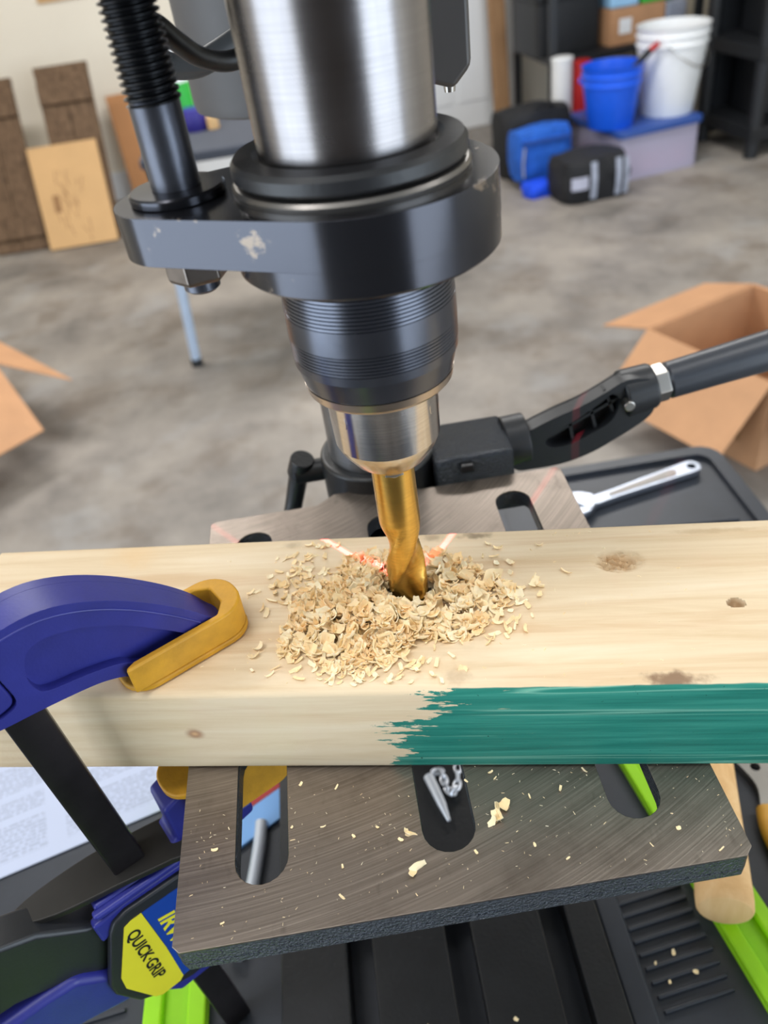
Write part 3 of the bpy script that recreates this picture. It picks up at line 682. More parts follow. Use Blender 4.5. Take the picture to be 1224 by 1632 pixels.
for (x, y) in ((-36, -76), (-4, -61), (7, -90), (43, -71), (38, -98), (-41, -87), (-59, -68), (-47, -70), (-41, -54), (-42, -98), (-84, -100), (6, -59), (90, -104), (79, -94), (54, -65), (-27, -74), (-55, -50), (31, -72), (-19, -80.5), (-88, -72), (20, -62), (28, -91)):
    if any(abs(x-sx) < 11 and y > -89 for sx in (-70.5, -0.9, 68.3)): x += 13
    c_ = chip(x, y, 0.02, rng.uniform(1.3, 3.0), rng.uniform(0.5, 1.3), rng.uniform(0.3, 1.5), '', GT, 0.25)
    SC[0 if x < -70.5 else 1 if x < -0.9 else 2 if x < 68.3 else 3].append(c_)
for l_, ph in zip(SC, ('left of the left slot', 'between left and middle slots', 'between middle and right slots', 'right of the right slot')): ordered(l_, 'thin shaving on steel '+ph+', %s to the front')
for (x, y, L, w, lb) in ((52.4, -0.3, 7, 3.0, 'single upright curl of shaving on the board, right of the heap'), (-58.6, -34.2, 5.5, 3.0, 'pale curl of shaving on the board beside the yellow clamp pad'), (-57, 6, 6, 3.4, 'loose shaving on the board just left of the heap'),
                         (54, 25, 4, 1.2, 'thin sliver of shaving near the far edge of the board'), (-47, -32, 4, 1.6, 'short straight shaving on the board between clamp pad and heap'), (22, -42, 5, 2, 'small shaving by the front edge of the board above the green paint')):
    p = BM @ Vector((x, y, T)); chip(p.x, p.y, p.z, L, w, 2.2, lb, None, 0.5, k=2 if L > 5 else 1)
dust = MB()
for k in range(300):
    x = rng.uniform(-98, 98); y = -106+rng.random()**0.8*52
    if any(abs(x-sx) < 10.5 and y > -90 for sx in (-70.5, -0.9, 68.3)): continue
    s = rng.uniform(0.1, 0.28)*(1.9 if rng.random() < 0.1 else 1); c = Vector((x, y, 0.02)); a = rng.uniform(0, PI); l = s*rng.uniform(0.8, 2.8)
    m = Matrix.Translation(c) @ rotz(a)
    dust.add([(-l, -s*0.4, 0), (l, -s*0.3, 0), (l*0.8, s*0.4, 0), (-l*0.7, s*0.35, 0), (0, 0, s*0.7)], [(0, 1, 4), (1, 2, 4), (2, 3, 4), (3, 0, 4), (3, 2, 1, 0)], m)
for k in range(90):
    x, y = rng.uniform(-90, 110), rng.uniform(Y0+2, Y1-2); s = rng.uniform(0.2, 0.5); p = BM @ Vector((x, y, T+0.02))
    dust.add([(-s*2, -s*0.4, 0), (s*2, -s*0.3, 0), (s, s*0.4, 0), (-s, s*0.35, 0), (0, 0, s*0.7)], [(0, 1, 4), (1, 2, 4), (2, 3, 4), (3, 0, 4), (3, 2, 1, 0)], Matrix.Translation(p) @ rotz(rng.uniform(0, PI)))
tag(dust.build('wood_dust', SHAVE, None, (0, -80, 0), smooth=False), 'fine pale specks of sawdust sprinkled over the steel table and the board', 'sawdust', None, 'stuff')
CR = [[], []]; CS = []
for (x, y, s) in ((120, -43, 3.4), (128, -55, 3.2), (108, -47, 2), (112, -58, 2.6), (-25, -66, 2.0), (10, -72, 1.8), (22, -70, 2.6)):
    z = BZ if x > 83 else BZ+22
    CR[x > 83].append(chip(x, y, z+2.6 if x > 95 else z, s, s*0.7, 1.2, '', 'crumbs below the table', 0.3))
ordered(CR[0], 'pale crumb of wood on the black press base, %s to the viewer'); ordered(CR[1], 'pale crumb of wood on the ribbed black tray, %s to the viewer')
for (x, y, s) in ((-278, 50, 3), (-267, 52, 3.6), (-262, 58, 3.4), (-269, 44, 2.6), (-258, 66, 3), (-249, 70, 2.6)):
    CS.append(chip(x, y, BZ, s, s*0.7, 1.2, '', 'crumbs beside the sheet', 0.3))
ordered(CS, 'pale crumb on the black bench below the printed sheet, %s to the viewer')

# ================================================================== the bar clamp
Q2 = Vector((-143, -40.5, 0)); TA = math.radians(30.6)
TD = Vector((math.cos(TA), math.sin(TA), 0)); ND = Vector((math.sin(TA), -math.cos(TA), 0))
PF = frame(Q2, TD, (0, 0, 1), ND)                # local x along the throat, y up, z towards the viewer
cp = thing('bar_clamp', (-143, -40.5, BZ), 'blue and yellow one-handed bar clamp gripping the board to the table on the left', 'clamp')
arm_top = [(-23, 66), (-24.5, 78), (-20, 91), (-9, 99), (5, 101.8), (18, 101.6), (31, 96.8), (44.5, 88), (58, 76), (68, 65), (74, 56), (77, 50.5)]
arm_bot = [(62, 49.5), (47, 50.5), (38, 53.0), (33, 57), (26, 59.8), (17.6, 61.3), (3, 62.8), (-11, 63.8)]
oo = spline(arm_top+arm_bot, 4, True)
hole1 = spline([(-19, 69), (-20, 78), (-16, 88), (-9, 92), (-3, 92), (-2.5, 84), (-1.5, 72), (-6, 68.5), (-13, 68.2)], 4, True)
hole2 = spline([(5, 80), (8, 88), (15, 90.5), (26, 87.5), (38, 80.5), (50, 70), (60, 59.5), (56, 56), (46, 55.8), (40, 58.5), (34, 63.5), (22, 66.8), (9, 69.0), (5.5, 73)], 4, True)
arm = MB().prism(oo, -5, 5.2, PF).build('jaw_arm', BLUE, cp, bevel=1.5)
MB().prism(oo, 4.6, 9.2, PF, (hole1, hole2)).build('arm_rim', BLUE, arm, bevel=1.6, seg=3)
MB().prism(oo, -9.2, -4.6, PF, (hole1, hole2)).build('arm_rim', BLUE, arm, bevel=1.6, seg=3)
def shrink(lp, d):
    cx = sum(p[0] for p in lp)/len(lp); cy = sum(p[1] for p in lp)/len(lp)
    return [(cx+(p[0]-cx)*(1-d/14), cy+(p[1]-cy)*(1-d/14)) for p in lp]
MB().prism(shrink(hole1, 1.2), 5, 8.6, PF).build('arm_panel', BLUE, arm, bevel=1.0)
ridge = [tuple(PF @ Vector((t, z, 9.2))) for t, z in spline([(-8, 95.5), (5, 98.2), (18, 97.8), (31, 92.8), (44, 84), (56, 73), (66, 62)], 5)]
MB().tube(ridge, 0.45, 8).build('arm_seam', BLUE, arm)
# upper pad: floor plate and U-shaped wall open towards the arm
HF = frame(Q2+Vector((0, 0, 46.5)), TD, -ND, (0, 0, 1))   # local x along throat, y away from viewer, z up
def padout(t0, t1, n, r): return rrect(t0, t1, -n, n, r, 6)
pad = MB().prism(padout(32, 86, 13, 11), 0, 3.2, HF).build('jaw_pad', YEL, cp, bevel=1.2, seg=3)
ow = [(34, -13)]+[p for p in arc(74, -1, 12, 270, 360, 8)]+[p for p in arc(74, 1, 12, 0, 90, 8)]+[(56, 13), (50, 9.5)]+[(72, 9.5), (77.5, 6), (77.5, -4), (73, -9.6), (38, -9.6), (34.5, -11)]
MB().prism(ow, 3.0, 15.5, HF).build('pad_wall', YEL, pad, bevel=1.3, seg=3)
bar = MB(); tilt = math.radians(2.6)
BF = frame(Q2+TD*0.3, TD*math.cos(tilt)-Vector((0, 0, 1))*math.sin(tilt)*-1*-1, (0, 0, 1), ND)
bx = (TD*math.cos(tilt)+Vector((0, 0, 1))*math.sin(tilt)).normalized(); bz = ND.cross(bx).normalized()
BF = frame(Q2+TD*0.3, bx, bz, ND)
bar = MB().prism(rrect(-7.2, 7.2, -4.6, 4.6, 1.2, 3), -228, 84, frame(Q2+TD*0.3, bx, -ND, bz)).build('bar', BARM, cp)
# quick-release plate round the bar
plate = [(-188.5, -56.5), (-187.5, -59.8), (-183.5, -61.6), (-168, -59.7), (-152, -54.5), (-142.5, -51), (-120, -43.6), (-104, -38), (-104, -13), (-122.5, -19.6), (-141.8, -27.1), (-159, -34.6), (-178.6, -46.9)]
MB().prism(spline([(p[0], p[1], 0) for p in plate], 3, True), -50.5, -47.2).build('release_plate', LEVM, cp, bevel=0.8)
# movable body below the table
body = MB().prism([(-18, -52), (60, -52), (60, -60), (36, -66), (34, -150), (-6, -152), (-16, -138), (-20, -110), (-18, -70)], -9, 9, PF).build('clamp_body', BLUE, cp, bevel=2, seg=3)
MB().prism([(-20, -53), (30, -53), (30, -57), (-19, -57)], 8, 12.5, PF).build('body_ridge', BLUE, body, bevel=1.6)
MB().prism([(-22, -60), (-6, -57.5), (30, -57.5), (30, -62), (-6, -62), (-18, -72), (-22, -74)], 6, 11.5, PF).build('body_ridge', BLUE, body, bevel=1.6)
lj = MB().prism([(10, -52), (24, -46), (24, -24), (32, -20.5), (74, -21), (84, -26), (84, -34), (64, -40), (44, -52)], -8.5, 8.5, PF).build('lower_jaw', BLUE, cp, bevel=2, seg=3)
LF = frame(Q2+Vector((0, 0, -17.7)), TD, ND, (0, 0, -1))
lp_ = MB().prism(padout(28, 86, 13, 11), 0, 3.2, LF).prism([(t, -n) for t, n in ow], 3.0, 30, LF).build('jaw_pad', YEL, cp, bevel=1.2, seg=3)
lab = [(-17.5, -68), (-14.5, -63), (-8, -60), (30, -61), (30, -136), (2, -138), (-5, -136), (-17.5, -131), (-23, -127), (-29.5, -110), (-29.5, -102)]
lp = MB().prism(lab, 9, 14, PF).build('label_frame', DARKP, cp, bevel=1.4, seg=3)
part_label(lp, 'black frame round the yellow and blue label')
MB().prism([(-11.7, -68.6), (-8, -67.1), (-3.0, -67.0), (-1.6, -101.8), (-1.6, -131), (-4, -133.5), (-13.5, -133.8), (-16.6, -131), (-24.4, -109.7), (-23.8, -100.4)], 14, 14.35, PF).build('label_yellow', STY, lp)
MB().prism([(-2.8, -67.0), (10.9, -67.2), (26, -68), (26, -128), (-1.6, -131), (-1.4, -101.8)], 14, 14.33, PF).build('label_blue', STB, lp)
def lettering(name, txt, t, z, size, mat, parent, sx=1.0, shear=0.0, weight=0.0):
    "flat printed letters reading downwards along the bar"
    cu = bpy.data.curves.new(name, 'FONT'); cu.body = txt; cu.size = 1.0; cu.shear = shear; cu.offset = weight; cu.extrude = 0.004
    tmp = bpy.data.objects.new(name, cu); COL.objects.link(tmp)
    dg = bpy.context.evaluated_depsgraph_get(); me = bpy.data.meshes.new_from_object(tmp.evaluated_get(dg))
    bpy.data.objects.remove(tmp)
    m = frame(Q2+TD*t+Vector((0, 0, z))+ND*14.5, (0, 0, -1), TD, ND)
    mb = MB(); mb.add([(v.co.x*size*sx, v.co.y*size, v.co.z*size) for v in me.vertices], [tuple(p.vertices) for p in me.polygons], m)
    ob = mb.build(name, mat, parent, smooth=False); bpy.data.meshes.remove(me); return ob
lettering('lettering', 'QUICK\u00b7GRIP', -12.6, -74.0, 8.0, INK_SHADE, lp, 1.02, 0.0, 0.022)
lettering('lettering', 'IRWIN', 1.6, -77.5, 10.5, STY, lp, 1.25, 0.18, 0.03)
# trigger and grip running down to the left
trg = [(-92, -38), (-60, -37), (-40, -47), (-24, -63), (-17, -66), (-17, -84), (-27, -100), (-41, -89), (-62, -80), (-92, -78)]
MB().prism([(p[0], p[1]) for p in trg], -9.5, 7.5, PF).build('trigger', DARKP, cp, bevel=2.5, seg=3)
MB().prism([(-38, -86), (-26, -99), (-20, -104), (-22, -128), (-30, -126), (-46, -120), (-62, -116), (-100, -112), (-100, -86), (-72, -84), (-52, -84)], -11, 11, PF).build('grip', BLUE, cp, bevel=4, seg=4)

# ================================================================== things lying on the bench
sh = MB().sheet([(-345, 64, BZ+0.6), (-181, 113, BZ+0.6), (-207, 207, BZ+0.6), (-371, 158, BZ+0.6)], 16, 10, 0.5,
                lambda u, v: 0.6+2.2*max(0, u-0.75)*max(0, v-0.3)*6+1.2*math.sin(v*2.4))
tag(sh.build('instruction_sheet', PAPER, None, (-262, 120, BZ)), 'white printed instruction sheet lying on the bench left of the table', 'paper')
# booklet seen through the left slot: light blue cover with a red edge
ldir = Vector((-102+135, 119-99, 0)).normalized(); lper = Vector((ldir.y, -ldir.x, 0)); lo_ = Vector((-135, 99, BZ))
LB_ = frame(lo_-ldir*22, ldir, -lper, (0, 0, 1))
bk = thing('booklet', tuple(lo_), 'light blue booklet with a red edge seen through the left table slot', 'booklet')
MB().box(-6, 80, -26, -5, 0, 3.0, LB_).build('cover', LTBLUE, bk, bevel=0.4)
MB().box(-6, 80, -5, 1.0, 0, 3.2, LB_).build('edge_stripe', RED, bk, bevel=0.3)
sr = MB().tube(spline([(-120, 84, BZ+4), (-121, 70, BZ+4), (-123, 55, BZ+4), (-127, 32, BZ+4), (-135, -5, BZ+4)], 6), 4.4, 14)
tag(sr.build('steel_tube', M('bright_satin_tube', (206, 212, 222), 0.3, 0.4, 0.05), None, (-123, 55, BZ)), 'short bent chrome tube lying under the left table slot', 'tube')
# wooden handle poking out under the right front corner (the tool's head lies out of sight behind the board)
h0, h1 = Vector((150.5, -36, BZ+25.6)), Vector((194, 86, BZ+25.6)); hm = along(h0, h1)
hd = thing('hammer', (178, 40, BZ), 'tool with a round pale wooden handle poking out under the right front table corner', 'hammer')
MB().lathe([(13.2, 0), (14.6, 0.5), (15.6, 2), (16, 8), (14.6, 50), (12.5, 110), (11.5, 170)], hm, 48).build('handle', PALEW, hd)
hh = h0+(h1-h0).normalized()*170
MB().cyl(hh+Vector((-48, 16, 0)), hh+Vector((22, -8, 0)), 14.5, 14.5, 32).build('hammer_head', LEVM, hd, bevel=1.5)
# pliers at the right edge
pl = thing('pliers', (222, 50, BZ), 'grey steel pliers with yellow grips lying at the right beyond the table', 'pliers')
PM = frame((5, -2, BZ), (1, 0, 0), (0, 1, 0), (0, 0, 1))
MB().prism(spline([(196, 84, 0), (203, 66, 0), (207, 50, 0), (203, 36, 0), (200, 30, 0), (212, 30, 0), (222, 40, 0), (240, 46, 0), (258, 70, 0), (246, 96, 0), (220, 104, 0)], 4, True), 1, 6.5, PM, (arc(212.5, 63, 3.3, 0, 345, 14),)).build('plier_jaw', ZINC, pl, bevel=0.8)
MB().prism([(214, 44), (246, 22), (258, 30), (232, 60)], 4, 9.5, PM).build('plier_jaw', ZINC, pl, bevel=0.8)
MB().tube(spline([(210, 30, BZ+6.5), (206, 16, BZ+6.5), (206, -4, BZ+6.5), (211, -42, BZ+6.5), (219, -78, BZ+6.5)], 5), [6.4]*20+[5.5], 18).build('grip', TANP, pl)
MB().tube(spline([(250, 28, BZ+8), (262, 4, BZ+7), (270, -40, BZ+6.5)], 5), 6.2, 18).build('grip', TANP, pl)
# adjustable wrench on the far right tray
WRS = M('satin_wrench_steel', (150, 156, 168), 0.3, 0.9, 0.08)
wr = thing('adjustable_wrench', (258, 386, BZ+2), 'chrome adjustable wrench lying on the black tray behind the table', 'wrench')
w0, w1 = Vector((198, 366, 0)), Vector((318, 397, 0)); wd = (w1-w0).normalized()
WM = frame((w0.x, w0.y, BZ+2.4), wd, (-wd.y, wd.x, 0), (0, 0, 1)); WL = (w1-w0).length
MB().prism([(4, -6.2), (30, -5.8)]+[(WL-20, -8.6)]+arc(WL-6, 0, 9.6, -75, 75, 12)+[(WL-20, 8.6), (30, 5.8), (4, 6.2)], 0, 6, WM, (arc(WL-5, 0, 4.6, 0, 345, 18),)).build('handle', WRS, wr, bevel=1)
MB().prism([(24, -2.6), (WL-26, -5.2), (WL-22, 0), (WL-26, 5.2), (24, 2.6)], 5.9, 6.6, WM).build('handle_recess', M('matt_grey_steel', (150, 146, 142), 0.5, 0.8, 0.1), wr)
MB().prism([(6, -7), (10, 7), (2, 15), (-10, 21), (-27, 20), (-32, 14), (-20, 10), (-12, 5), (-8, -5), (-2, -12)], 0, 8.5, WM).build('fixed_jaw', WRS, wr, bevel=1)
MB().prism([(-8, -6), (-16, -1), (-28, -2), (-33, -8), (-18, -15), (-5, -14), (2, -10)], 0.8, 7.6, WM).build('sliding_jaw', WRS, wr, bevel=0.8)
MB().cyl(WM @ Vector((-7, -9, 4)), WM @ Vector((4, -5, 4)), 3.4, 3.4, 18).build('adjusting_screw', WRS, wr, bevel=0.5)
# chuck key on its chain, resting on the press base behind the middle slot
KZ = BZ+24; CHN = M('bright_chain_steel', (222, 226, 234), 0.3, 0.55, 0.05)
ck = thing('chuck_key', (6, 78, BZ+22), 'bright steel pin and chain seen through the middle table slot', 'chuck key')
MB().tube([(-1, 82, KZ+3), (1.5, 72, KZ+3), (4.5, 60, KZ+2.4), (7, 48, KZ+1.6)], [3.6, 3.4, 3.0, 1.2], 14).build('key_pin', CHN, ck)
lk = spline([(1, 82, 0), (6, 86, 0), (9, 80, 0), (9, 72, 0), (13, 67, 0), (17, 72, 0), (19, 82, 0), (21, 92, 0), (22, 106, 0)], 3)
lnk = None
for i in range(0, len(lk)-1, 2):
    a = Vector(lk[i]); b = Vector(lk[min(i+2, len(lk)-1)]); d = (b-a).normalized(); c = (a+b)/2+Vector((0, 0, KZ+2.4)); n2 = Vector((-d.y, d.x, 0)); s = 1 if (i//2) % 2 else 0.25
    ring = [tuple(c+d*4.2*math.cos(q)+(n2*s+Vector((0, 0, 1))*(1-s)*0.9)*2.3*math.sin(q)) for q in [2*PI*k/14 for k in range(15)]]
    MB().tube(ring, 0.85, 8).build('chain_link', CHN, ck)

# ================================================================== beyond the bench: cartons on the floor
def carton(name, corner, ang, w, dpt, h, label, flaps):
    "an open carton: four walls, a bottom and hinged flaps; corner = the floor corner nearest the camera"
    e1 = Vector((math.cos(ang), math.sin(ang), 0)); e2 = Vector((-math.sin(ang), math.cos(ang), 0)); c = Vector(corner)
    m = frame(c, e1, e2, (0, 0, 1)); t = 5; r = thing(name, tuple(c+e1*w/2+e2*dpt/2), label, 'cardboard box')
    MB().box(0, w, 0, t, 0, h, m).build('wall_panel', CARD, r); MB().box(0, w, dpt-t, dpt, 0, h, m).build('wall_panel', CARD, r)
    MB().box(0, t, t, dpt-t, 0, h, m).build('wall_panel', CARD, r); MB().box(w-t, w, t, dpt-t, 0, h, m).build('wall_panel', CARD, r)
    MB().box(t, w-t, t, dpt-t, 0, t, m).build('bottom_panel', CARD, r)
    for a, b, c2, d2 in flaps: MB().sheet([tuple(m @ Vector(p)) for p in (a, b, c2, d2)], 1, 1, 4).build('flap', CARD, r)
    return r, m
bR, mR = carton('cardboard_box', (956, 1332, -1000), 0.42, 400, 392, 248, 'open brown cardboard box on the floor at the right, behind the crank handle',
    [((0, 392, 248), (0, 0, 248), (-150, 0, 100), (-150, 392, 100)), ((400, 392, 248), (0, 392, 248), (0, 560, 200), (400, 560, 200)), ((0, 0, 248), (400, 0, 248), (400, -150, 120), (0, -150, 120)), ((400, 0, 248), (400, 392, 248), (560, 392, 150), (560, 0, 150))])
MB().box(-1.2, 0, 60, 150, 60, 110, mR).box(-1.2, 0, 60, 150, 125, 135, mR).build('printed_mark', PRINT, bR)
E1_ = Vector((-1061, 2105, -745))
bL, mL = carton('cardboard_box', (-1560, 1700, -1000), 0.30, 380, 420, 250, 'open brown cardboard box on the floor at the left edge', [])
MB().sheet([(-1072, 2141, -745), (-1172, 1920, -745), (-1088, 1696, -860), (-906, 1879, -860)], 1, 1, 4).build('flap', CARD, bL)
MB().sheet([(-1075, 2143, -745), (-828, 2030, -790), (-1271, 2557, -790), (-1310, 2394, -745)], 1, 1, 4).build('flap', CARD, bL)
# ================================================================== against the back wall, left
def lean_frame(p0, ex, lean):     # a panel standing on the floor and leaning back
    ex = Vector(ex).normalized(); back = Vector((-ex.y, ex.x, 0)); ey = (Vector((0, 0, 1))*math.cos(lean)+back*math.sin(lean)).normalized()
    return frame(p0, ex, ey, ex.cross(ey))       # z axis faces the viewer
def shutter(p0, ex, w, h, label):
    m = lean_frame(p0, ex, math.radians(24.8)); r = thing('wooden_shutter', p0, label, 'shutter', None)
    pw = w/2
    for k in range(2): MB().box(k*pw+1.5, (k+1)*pw-1.5, 0, h-(6 if k else 0), 0, 20, m).build('plank', SHUT, r, bevel=2)
    for y in (h-175, 60): MB().box(4, w-4, y, y+95, 20, 40, m).build('batten', SHUT, r, bevel=2)
    MB().box(0, w, h-32, h, -1, 22, m).build('top_rail', SHUT, r, bevel=2)
shutter((-1660, 4040, -1000), (1, 0.0, 0), 262, 796, 'dark wooden shutter leaning on the back wall at the left edge of the photo')
shutter((-1284, 4046, -1000), (1, 0.0, 0), 262, 818, 'dark wooden shutter leaning on the wall behind the tan board')
pm = lean_frame((-1382, 3984, -1000), (1, 0.03, 0), math.radians(24.8))
pn = thing('fibreboard_panel', (-1210, 3990, -1000), 'tan rectangular board with a faint printed drawing leaning against a shutter', 'board')
MB().box(0, 341, 0, 480, 0, 16, pm).build('panel', TAN, pn, bevel=3)
dr = MB(); r_ = random.Random(3)
for k in range(26):
    a = Vector((150+r_.gauss(0, 34), 210+r_.gauss(0, 80), 16.2)); q = r_.uniform(0.9, 2.2); L = r_.uniform(20, 70)
    dr.add([(a.x, a.y, 16.3), (a.x+4, a.y, 16.3), (a.x+4+L*math.cos(q), a.y+L*math.sin(q), 16.3), (a.x+L*math.cos(q), a.y+L*math.sin(q), 16.3)], [(0, 1, 2, 3)], pm)
dr.add([(70, 170, 16.3), (104, 170, 16.3), (104, 250, 16.3), (70, 250, 16.3)], [(0, 1, 2, 3)], pm)
dr.build('printed_drawing', PRINT, pn)['kind'] = 'stuff'
pm2 = lean_frame(tuple(rm(745, 150, 0)), EU, math.radians(8))
tag(MB().box(0, 330, 0, 545, 0, 18, pm2).build('fibreboard_panel', M('orange_tan_board', (186, 132, 86), 0.75, 0, 0.06, 6), None, tuple(rm(900, 110, 0)), bevel=3), 'orange tan board leaning on the back wall behind the depth rod', 'board')
pm3 = frame(rm(560, 0, 985), EU, (0, 0, 1), EW)
tag(MB().box(0, 235, 0, 300, 0, 14, pm3).build('wall_board', TAN, None, tuple(rm(700, 7, 985)), bevel=2), 'tan board hanging high on the cream wall at the top left', 'board')
# folding table
ft = thing('folding_table', (-150, 2570, -1000), 'grey folding table with white tube legs standing behind the drill press', 'table')
MB().box(-500, 170, 2260, 2860, -300, -270).build('tabletop', TOPG, ft, bevel=8)
for (xa, xb, ya, yb) in ((-470, -531, 2330, 2431), (-120, -90, 2800, 2840), (110, 120, 2330, 2400), (130, 130, 2800, 2830)):
    lg = MB().cyl((xa, ya, -300), (xb, yb, -980), 17, 17, 20).build('leg', LEGW, ft)
    MB().cyl((xb, yb, -1000), (xb-0.5, yb-0.5, -972), 21, 19, 20).build('foot_cap', DARKP, lg)
MB().prism([(-508, -300), (-492, -300), (-470, -420), (-500, -430)], 0, 60, frame((0, 2420, 0), (1, 0, 0), (0, 0, 1), (0, -1, 0))).build('hinge', DARKP, ft)
wb = thing('spray_bottle', (-385, 2600, -270), 'white bottle with a green label on the folding table', 'bottle')
MB().lathe([(36, 0), (38, 5), (38, 150), (30, 175), (15, 190), (15, 212), (17, 214), (17, 240)], Matrix.Translation((-385, 2600, -270)), 32).build('bottle_body', WPLAS, wb)
MB().lathe([(38.4, 45), (38.4, 130)], Matrix.Translation((-385, 2600, -270)), 32, caps=False).build('label_band', GREEN, wb)
tb = MB().lathe([(36, 0), (38, 4), (38, 50), (34, 58), (33, 62)], Matrix.Translation((-352, 2540, -270)), 32)
tag(tb.build('tape_tub', PURP, None, (-352, 2540, -270)), 'violet round tub on the folding table', 'tub')
tb = MB().lathe([(16, 0), (18, 3), (17, 36), (12, 40)], Matrix.Translation((-296, 2520, -270)), 24)
tag(tb.build('tan_jar', PALEW, None, (-296, 2520, -270)), 'small tan jar beside the violet tub on the folding table', 'jar')

# ================================================================== against the back wall, right
tag(MB().box(0, 92, 0, 1900, 0, 40, lean_frame(tuple(rm(2905, 200, 0)), EU, math.radians(5))).build('plank', PLANKM, None, tuple(rm(2990, 260, 0)), bevel=3), 'long brown plank leaning upright against the white door', 'plank')
# black shelf rack
rk = thing('shelf_rack', (1640, 4610, -1000), 'black metal shelf rack against the back wall at the right', 'shelf')
P_ = {'fl': (1274, 4330), 'bl': (1228, 4890), 'fr': (2080, 4470), 'br': (1990, 5040)}
for (x, y) in P_.values(): MB().box(x-19, x+19, y-19, y+19, -1000, 700).build('post', RACK, rk, bevel=2)
for z in (-560, -60, 420):
    MB().prism([P_['fl'], P_['fr'], P_['br'], P_['bl']], z-34, z).build('shelf_board', RACK, rk, bevel=3)
RKM = frame((1274, 4330, -560), (0.985, 0.168, 0), (-0.168, 0.985, 0), (0, 0, 1))
bb = thing('storage_bin', tuple(RKM @ Vector((120, 230, 0))), 'black plastic storage bin on the middle shelf of the rack', 'bin')
MB().prism(rrect(-35, 320, 100, 440, 30), 0, 250, RKM).build('bin_body', RACK, bb, bevel=6)
MB().prism(rrect(-48, 333, 85, 455, 34), 250, 285, RKM).build('bin_lid', RACK, bb, bevel=6)
cb = MB().box(352, 660, 60, 380, 0, 165, RKM)
tag(cb.build('carton', CARD, None, tuple(RKM @ Vector((505, 220, 0))), bevel=3), 'small brown carton on the shelf above the white bucket', 'cardboard box')
mk = MB().box(400, 470, 59, 60, 50, 120, RKM); pmk = mk.build('paper_label', WPLAS, bpy.data.objects['carton'])
tag(MB().box(360, 520, 80, 330, 165, 330, RKM).build('packet', M('light_blue_wrap', (150, 196, 232), 0.5, 0, 0.1, 20), None, tuple(RKM @ Vector((440, 205, 165))), bevel=12), 'light blue wrapped packet on top of the small brown carton', 'packet')
tag(MB().box(540, 720, 80, 330, 165.5, 300, RKM).build('packet', GREEN, None, tuple(RKM @ Vector((630, 205, 165.5))), bevel=12), 'green packet on top of the small brown carton', 'packet')
tag(MB().box(670, 790, 60, 360, 0, 158, RKM).build('packet', BAGG, None, tuple(RKM @ Vector((730, 210, 0))), bevel=14), 'grey packet on the shelf right of the small brown carton', 'packet')
# pails behind the blue bucket
for (x, y, r0, h, mt, lb) in ((1296, 4232, 52, 470, WPLAS, 'white round pail standing behind the blue bucket'), (1394, 4222, 44, 445, RED, 'red round pail half hidden by the blue bucket')):
    p = thing('pail', (x, y, -1000), lb, 'pail'); m = Matrix.Translation((x, y, -1000))
    MB().lathe([(r0*0.9, 0), (r0, 6), (r0, h-24)], m, 32).build('pail_body', mt, p)
    MB().lathe([(r0*1.05, h-24), (r0*1.05, h-4), (r0*0.8, h)], m, 32).build('lid', mt, p)
# clear tote with blue lid, two buckets on it
TM = frame((1400, 3632, -1000), (0.976, 0.218, 0), (-0.218, 0.976, 0), (0, 0, 1))
tt = thing('storage_tote', tuple(TM @ Vector((220, 260, 0))), 'clear plastic tote with a blue lid under the two buckets', 'tote')
MB().prism(rrect(12, 438, 12, 508, 30), 0, 198, TM, (rrect(15, 435, 15, 505, 28),)).prism(rrect(15, 435, 15, 505, 28), 0, 4, TM).build('tote_body', TOTE, tt)
MB().prism(rrect(0, 450, 0, 520, 36), 196, 226, TM).build('lid', TOTEB, tt, bevel=5)
MB().prism(rrect(30, 420, 30, 490, 40), 5, 120, TM).build('tote_contents', PINKC, tt, bevel=30)
MB().prism(rrect(50, 300, 60, 440, 40), 120, 180, TM).build('tote_contents', BAGG, tt, bevel=20)
def bucket(name, c, r0, r1, h, mt, label, wire):
    x, y, z = c; m = Matrix.Translation(c); b = thing(name, c, label, 'bucket')
    MB().lathe([(r0, 0), (r0+2, 4), (r1-8, h-78), (r1-2, h-76), (r1-2, h-70), (r1-7, h-66), (r1-5, h-40), (r1, h-38), (r1, h-32), (r1-5, h-28), (r1-2, h-2), (r1, h), (r1-6, h), (r1-10, h-30), (r0-4, 8), (0.1, 8)], m, 64).build('bucket_body', mt, b, sharp=50)
    pts = [(x+(r1+3)*math.cos(q), y+(r1+3)*math.sin(q), z+h-60-abs(wire)*math.sin(PI*k/16)) for k, q in ((k, math.radians((-120 if wire > 0 else 20)+140*k/16)) for k in range(17))]
    MB().tube(pts, 3, 8).build('wire_handle', ZINC, b)
    for p in (pts[0], pts[-1]): MB().lathe([(12, -6), (12, 6)], along(p, (x, y, p[2])), 16).build('handle_ear', mt, b)
bucket('bucket', (1708, 3880, -773.5), 116, 164, 372, WPLAS, 'white plastic bucket standing on the tote lid', 110)
bucket('bucket', (1402, 3796, -773.5), 100, 138, 262, BPLAS, 'bright blue bucket standing on the tote lid', -60)
tl = thing('hand_tool', (1480, 3780, -560), 'black tool handle with red tips sticking out of the blue bucket', 'tool')
MB().tube([(1390, 3800, -700), (1470, 3775, -560), (1555, 3745, -470)], [10, 15, 15], 16).build('handle', RACK, tl)
MB().tube([(1555, 3745, -470), (1588, 3733, -447)], [14, 12], 16).build('tip', RED, tl)
MB().tube([(1478, 3772, -556), (1500, 3766, -535)], [16.5, 16.5], 16).build('ring', RED, tl)
